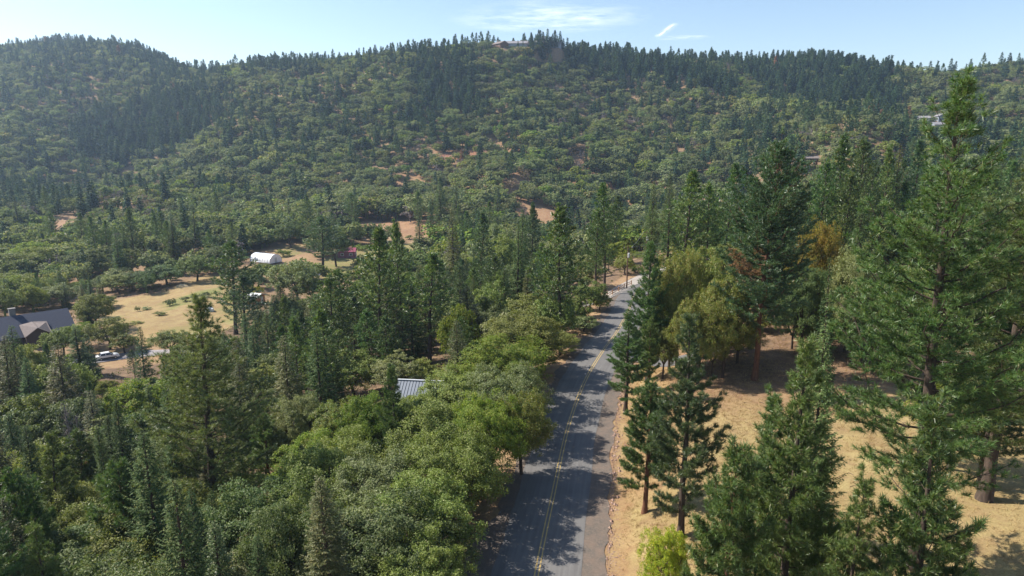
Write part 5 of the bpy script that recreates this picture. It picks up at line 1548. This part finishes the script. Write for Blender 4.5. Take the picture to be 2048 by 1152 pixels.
# skyline trees the photo shows clearly
for px, pt, Y, H, k in [(1086, 63, 838, 21, 'fir'), (1063, 66, 840, 18, 'fir'), (1103, 72, 842, 17, 'fir'), (1075, 78, 836, 14, 'fir'), (1135, 76, 852, 16, 'fir'), (1147, 90, 856, 12, 'fir'), (1164, 85, 862, 14, 'fir'),
                        (1178, 94, 868, 11, 'fir'), (1204, 93, 890, 12, 'fir'), (1046, 80, 835, 11, 'pine'), (1036, 84, 835, 9, 'fir'), (887, 76, 905, 12, 'fir'), (908, 72, 900, 13, 'fir'), (925, 73, 895, 12, 'pine'),
                        (949, 82, 890, 10, 'fir'), (786, 86, 915, 11, 'fir'), (135, 68, 1230, 17, 'fir'), (108, 80, 1230, 13, 'fir'), (170, 76, 1245, 13, 'fir'), (196, 74, 1245, 15, 'fir'), (210, 80, 1248, 15, 'fir'),
                        (242, 88, 1235, 13, 'fir'), (252, 96, 1230, 11, 'fir'), (262, 90, 1230, 13, 'fir'), (295, 103, 1215, 11, 'fir'), (306, 106, 1212, 10, 'fir'), (50, 80, 1215, 12, 'fir'), (28, 86, 1210, 12, 'fir'),
                        (389, 112, 1060, 12, 'fir'), (1342, 92, 915, 13, 'fir'), (1715, 106, 945, 14, 'fir'), (1905, 109, 900, 11, 'fir'), (1970, 104, 890, 12, 'pine'), (2005, 104, 890, 11, 'fir'), (1862, 121, 905, 11, 'fir')]:
    x, y, zt = at_depth(px, pt, Y)
    z = Tz(x, y); Hh = min(max(zt - z, 8), 26)
    opts = [i for i, q in enumerate(FLAT) if q[0] == k]
    FARTREES.append((x, y, z, Hh, Hh * .3, opts[len(FARTREES) % len(opts)], px, pt, k + '!'))

def rank(t): return -(t[3] / t[1]) * (10 if t[8].endswith('!') else 1) * (1 if (0 < t[6] < 2048 and t[7] > 0) else .01)
FARTREES.sort(key=rank)
left_ = {'fir': 85, 'pine': 120, 'oak': 28, 'dry': 40, 'rust': 12}
MASS = {'wood': []}
GRP = {'fir': "firs scattered over the wooded hillside", 'pine': "pines scattered over the wooded hillside", 'oak': "oaks of the lower hillside", 'dry': "dry bare-looking trees of the hillside", 'rust': "rust-brown dead conifers of the hillside"}
for t in FARTREES:
    x, y, z, H, Wd, idx, px, pt, k = t
    k = k.rstrip('!')
    if left_[k] > 0:
        left_[k] -= 1
        p, mt = FLAT[idx][1], FLAT[idx][2]
        nm = {'fir': 'fir_tree', 'pine': 'pine_tree', 'oak': 'oak_tree', 'dry': 'dry_tree', 'rust': 'dead_fir'}[k]
        if y < 430 and k in ('oak', 'pine', 'fir'):
            ps = PR[k]; q = ps[RR.randrange(len(ps) - (1 if k == 'fir' else 0))]
            e = plant(k, x, y, H, Wd, None, mat=mt.replace('_far', ''), group=GRP[k])
            e['label'] = "%s %s %s" % (ADJ[mt], k, where(px, pt)); TREES.pop()
            continue
        o = bpy.data.objects.new(nm, p['mesh']); COL.objects.link(o)
        o.location = (x, y, z - .2); o.rotation_euler = (0, 0, frs.uniform(0, 6.28)); o.scale = (Wd / p['W'], Wd / p['W'], H / p['H'])
        word = {'fir': 'fir', 'pine': 'pine', 'oak': 'oak', 'dry': 'tree', 'rust': 'conifer'}[k]
        adj = ADJ.get(mt, 'bare grey')
        tag(o, "%s %s%s %s" % (adj, "skyline " if t[8].endswith('!') else "", word, where(px, pt)), {'dry': 'dry tree', 'rust': 'dead conifer'}.get(k, word), GRP[k])
    else:
        MASS['wood'].append(t)

for (x, y, z, H, W, mt, px) in LATER:
    opts = [i for i, q in enumerate(FLAT) if q[0] == 'oakmid' and q[2] == mt]
    MASS['wood'].append((x, y, z, H, W, opts[int(frs.integers(len(opts)))], px, 0, 'oak'))

# the rest of the wood: one object, trees set out on points
def scatter(name, items):
    pts = np.array([(t[0], t[1], t[2] - .2) for t in items], np.float32)
    me = bpy.data.meshes.new(name); me.vertices.add(len(pts)); me.vertices.foreach_set("co", pts.ravel())
    sc_ = np.array([(t[4] / FLAT[t[5]][1]['W'], t[4] / FLAT[t[5]][1]['W'], t[3] / FLAT[t[5]][1]['H']) for t in items], np.float32)
    rt = np.stack([frs.normal(0, .03, len(items)), frs.normal(0, .03, len(items)), frs.uniform(0, 6.28, len(items))], 1).astype(np.float32)
    a = me.attributes.new("scl", 'FLOAT_VECTOR', 'POINT'); a.data.foreach_set("vector", sc_.ravel())
    a = me.attributes.new("rot", 'FLOAT_VECTOR', 'POINT'); a.data.foreach_set("vector", rt.ravel())
    a = me.attributes.new("idx", 'INT', 'POINT'); a.data.foreach_set("value", np.array([t[5] for t in items], np.int32))
    col_ = bpy.data.collections.new("wood_kinds")
    for i, (k, p, mt) in enumerate(FLAT):
        o = bpy.data.objects.new("kind_%03d" % i, p['mesh']); col_.objects.link(o)
    ng = bpy.data.node_groups.new(name, 'GeometryNodeTree')
    ng.interface.new_socket("Geometry", in_out='INPUT', socket_type='NodeSocketGeometry')
    ng.interface.new_socket("Geometry", in_out='OUTPUT', socket_type='NodeSocketGeometry')
    n = ng.nodes; l = ng.links
    gi = n.new("NodeGroupInput"); go = n.new("NodeGroupOutput")
    ci = n.new("GeometryNodeCollectionInfo"); ci.inputs[0].default_value = col_; ci.inputs[1].default_value = True; ci.inputs[2].default_value = True
    ip = n.new("GeometryNodeInstanceOnPoints"); ip.inputs["Pick Instance"].default_value = True
    def na(nm_, ty):
        q = n.new("GeometryNodeInputNamedAttribute"); q.data_type = ty; q.inputs[0].default_value = nm_
        return q.outputs[0]
    l.new(gi.outputs[0], ip.inputs["Points"]); l.new(ci.outputs[0], ip.inputs["Instance"])
    l.new(na("idx", 'INT'), ip.inputs["Instance Index"]); l.new(na("scl", 'FLOAT_VECTOR'), ip.inputs["Scale"])
    e2r = n.new("FunctionNodeEulerToRotation"); l.new(na("rot", 'FLOAT_VECTOR'), e2r.inputs[0]); l.new(e2r.outputs[0], ip.inputs["Rotation"])
    l.new(ip.outputs[0], go.inputs[0])
    o = bpy.data.objects.new(name, me); COL.objects.link(o)
    md = o.modifiers.new("trees", 'NODES'); md.node_group = ng
    return o
wood = scatter("hillside_wood", MASS['wood'])
tag(wood, "mixed wood of oaks, firs and pines covering the far hillsides", "wood", kind="stuff")

# ------------------------------------------------------------------ undergrowth below the forest
def undergrowth():
    r_ = np.random.default_rng(77)
    mb = MB()
    N = 5200
    y = 36 + 190 * r_.uniform(0, 1, N) ** 1.3
    d = -6.8 - np.abs(r_.uniform(0, 1, N)) * (y * 1.0)
    x = xc(np.minimum(y, 188)) + d
    k = (poly_dist(x, y, YARD) > 4) & (poly_dist(x, y, DRIVE_W) > 4) & (x > -.95 * y)
    z = T(x, y); px, py = project(x, y, z)
    for c in CLEAR: k &= ~(poly_mask(px, py, c) & (y > 140))
    for a, b, q, _ in PADS[:2]: k &= np.hypot(x - a, y - b) > q
    k &= (d < -9.5) | (r_.uniform(0, 1, N) < .35)
    x, y, z = x[k], y[k], z[k]; N = len(x)
    n = 34
    rad = r_.uniform(.4, 1.3, (N, 1, 1)) * np.where(x - xc(y) > -10, .5, 1.0)[:, None, None]
    dv = unit(r_.normal(0, 1, (N, n, 3)) + [0, 0, .5]); dv[..., 2] = np.abs(dv[..., 2])
    Pp = np.stack([x, y, z], 1)[:, None] + dv * rad * r_.uniform(.5, 1, (N, n, 1)) * [1, 1, .8]
    nr = unit(dv + r_.normal(0, .7, dv.shape)); t1 = unit(np.cross(nr, r_.normal(0, 1, dv.shape))); t2 = np.cross(nr, t1)
    s = r_.uniform(.1, .26, (N, n, 1)) * (1 + .5 * (y[:, None, None] > 110))
    V = np.stack([Pp - t1 * s * .5, Pp - t2 * s * .35, Pp + t1 * s * .5, Pp + t2 * s * .35], 2)
    mb.add(V.reshape(-1, 3), np.arange(N * n * 4).reshape(-1, 4))
    M['under'] = foliage('undergrowth_leaves', (.11, .13, .05), (.17, .15, .07), (.25, .17, .09), .3, .6, .3, .12)
    tag(mb.obj("undergrowth", M['under']), "low brush and saplings growing under the trees left of the road", "undergrowth", kind="stuff")
undergrowth()

# ------------------------------------------------------------------ high thin cloud
def cloud(name, px, py, w, h, label, seed, dens, stretch):
    a, b = (px - 1024) / FPX, -(py - 576) / FPX
    Zc = 4200.0
    t = (Zc - CAMH) / (-st + b * ct)
    cx_, cy_ = a * t, t * (ct + b * st)
    W = w / FPX * t
    _, y1, _ = 0, (Zc - CAMH) / math.tan(math.atan2(-st - (py + h / 2 - 576) / FPX * ct, ct - (py + h / 2 - 576) / FPX * st)), 0
    _, y2, _ = 0, (Zc - CAMH) / math.tan(math.atan2(-st - (py - h / 2 - 576) / FPX * ct, ct - (py - h / 2 - 576) / FPX * st)), 0
    D = abs(y1 - y2)
    n = 24
    gxx, gyy = np.meshgrid(np.linspace(-1, 1, n), np.linspace(-1, 1, n))
    c_ = MB()
    ids = (np.arange(n - 1)[:, None] * n + np.arange(n - 1)[None]).ravel()
    c_.add(np.stack([gxx * W / 2, gyy * D / 2, 60 * np.sin(gxx * 3) * np.cos(gyy * 2)], -1).reshape(-1, 3), np.stack([ids, ids + 1, ids + n + 1, ids + n], 1))
    m, nt, nd, ln = new_mat("ice_cloud")
    tc = nd.new("ShaderNodeTexCoord"); mp = nd.new("ShaderNodeMapping"); ln.new(tc.outputs["Generated"], mp.inputs[0])
    mp.inputs["Scale"].default_value = (stretch, 4 if stretch > 1 else 1, 1); mp.inputs["Location"].default_value = (seed, 0, 0); mp.inputs["Rotation"].default_value = (0, 0, .12)
    nz = noise(nd, ln, mp.outputs[0], 1.6, 8, .62)
    m2 = nd.new("ShaderNodeMapping"); ln.new(tc.outputs["Generated"], m2.inputs[0]); m2.inputs["Location"].default_value = (-1, -1, 0); m2.inputs["Scale"].default_value = (2, 2, 0)
    g = nd.new("ShaderNodeTexGradient"); g.gradient_type = 'SPHERICAL'; ln.new(m2.outputs[0], g.inputs[0])
    mu = nd.new("ShaderNodeMath"); mu.operation = 'MULTIPLY'
    ln.new(ramp(nd, [(.38, (0, 0, 0)), (.78, (1, 1, 1))], nz, ln), mu.inputs[0]); ln.new(ramp(nd, [(0, (0, 0, 0)), (.55, (1, 1, 1))], g.outputs[0], ln), mu.inputs[1])
    mu2 = nd.new("ShaderNodeMath"); mu2.operation = 'MULTIPLY'; mu2.inputs[1].default_value = dens; mu2.use_clamp = True; ln.new(mu.outputs[0], mu2.inputs[0])
    df = nd.new("ShaderNodeBsdfTranslucent"); df.inputs[0].default_value = (.95, .95, .95, 1)
    tp = nd.new("ShaderNodeBsdfTransparent"); mx = nd.new("ShaderNodeMixShader")
    ln.new(mu2.outputs[0], mx.inputs[0]); ln.new(tp.outputs[0], mx.inputs[1]); ln.new(df.outputs[0], mx.inputs[2])
    om = nd.new("ShaderNodeOutputMaterial"); ln.new(mx.outputs[0], om.inputs[0])
    o = c_.obj(name, m); o.location = (cx_, cy_, Zc)
    tag(o, label, "cloud")
cloud("cloud", 1100, 38, 420, 70, "long thin white cloud streak in the sky above the ridge", 1.0, .42, 3)
cloud("cloud", 1332, 61, 30, 30, "tiny white cloud puff right of the long streak", 5.3, 1.0, 1)
cloud("cloud", 1365, 75, 130, 12, "faint low cloud wisp under the tiny puff", 7.0, .3, 3)

# ------------------------------------------------------------------ air
hz = MB(); hz.box((0, 600, 85), (4600, 3000, 330))
m, nt, nd, ln = new_mat("haze")
pv = nd.new("ShaderNodeVolumePrincipled")
pv.inputs["Color"].default_value = (.55, .74, 1.0, 1)
pv.inputs["Density"].default_value = .000125
pv.inputs["Anisotropy"].default_value = .35
om = nd.new("ShaderNodeOutputMaterial"); ln.new(pv.outputs[0], om.inputs["Volume"])
hazeo = hz.obj("haze", m)
tag(hazeo, "thin blue summer haze filling the valley air", kind="stuff")

# ------------------------------------------------------------------ tell equal labels apart by their order in the picture
ORD = ["first", "second", "third", "fourth", "fifth", "sixth", "seventh", "eighth", "ninth", "tenth", "eleventh", "twelfth", "thirteenth", "fourteenth", "fifteenth", "sixteenth"]
NUM = ["zero", "one", "two", "three", "four", "five", "six", "seven", "eight", "nine", "ten", "eleven", "twelve", "thirteen", "fourteen", "fifteen", "sixteen"]
same = {}
def short(lb):
    while len(lb.replace('-', ' ').split()) > 10 and (" well " in lb or " just " in lb):
        lb = lb.replace(" well ", " ", 1).replace(" just ", " ", 1)
    return lb
for o in SC.objects:
    if o.parent is None and o.get("label") and o.get("group"): same.setdefault(short(o["label"]), []).append(o)
for lb, os_ in same.items():
    n = len(os_)
    if n < 2: continue
    os_.sort(key=lambda o: float(project(o.location[0], max(o.location[1], 1), o.location[2])[0]))
    for i, o in enumerate(os_):
        if n == 2: o["label"] = ("left of two, " if i == 0 else "right of two, ") + lb
        elif n <= 16: o["label"] = "%s of %s from left, %s" % (ORD[i], NUM[n], lb)
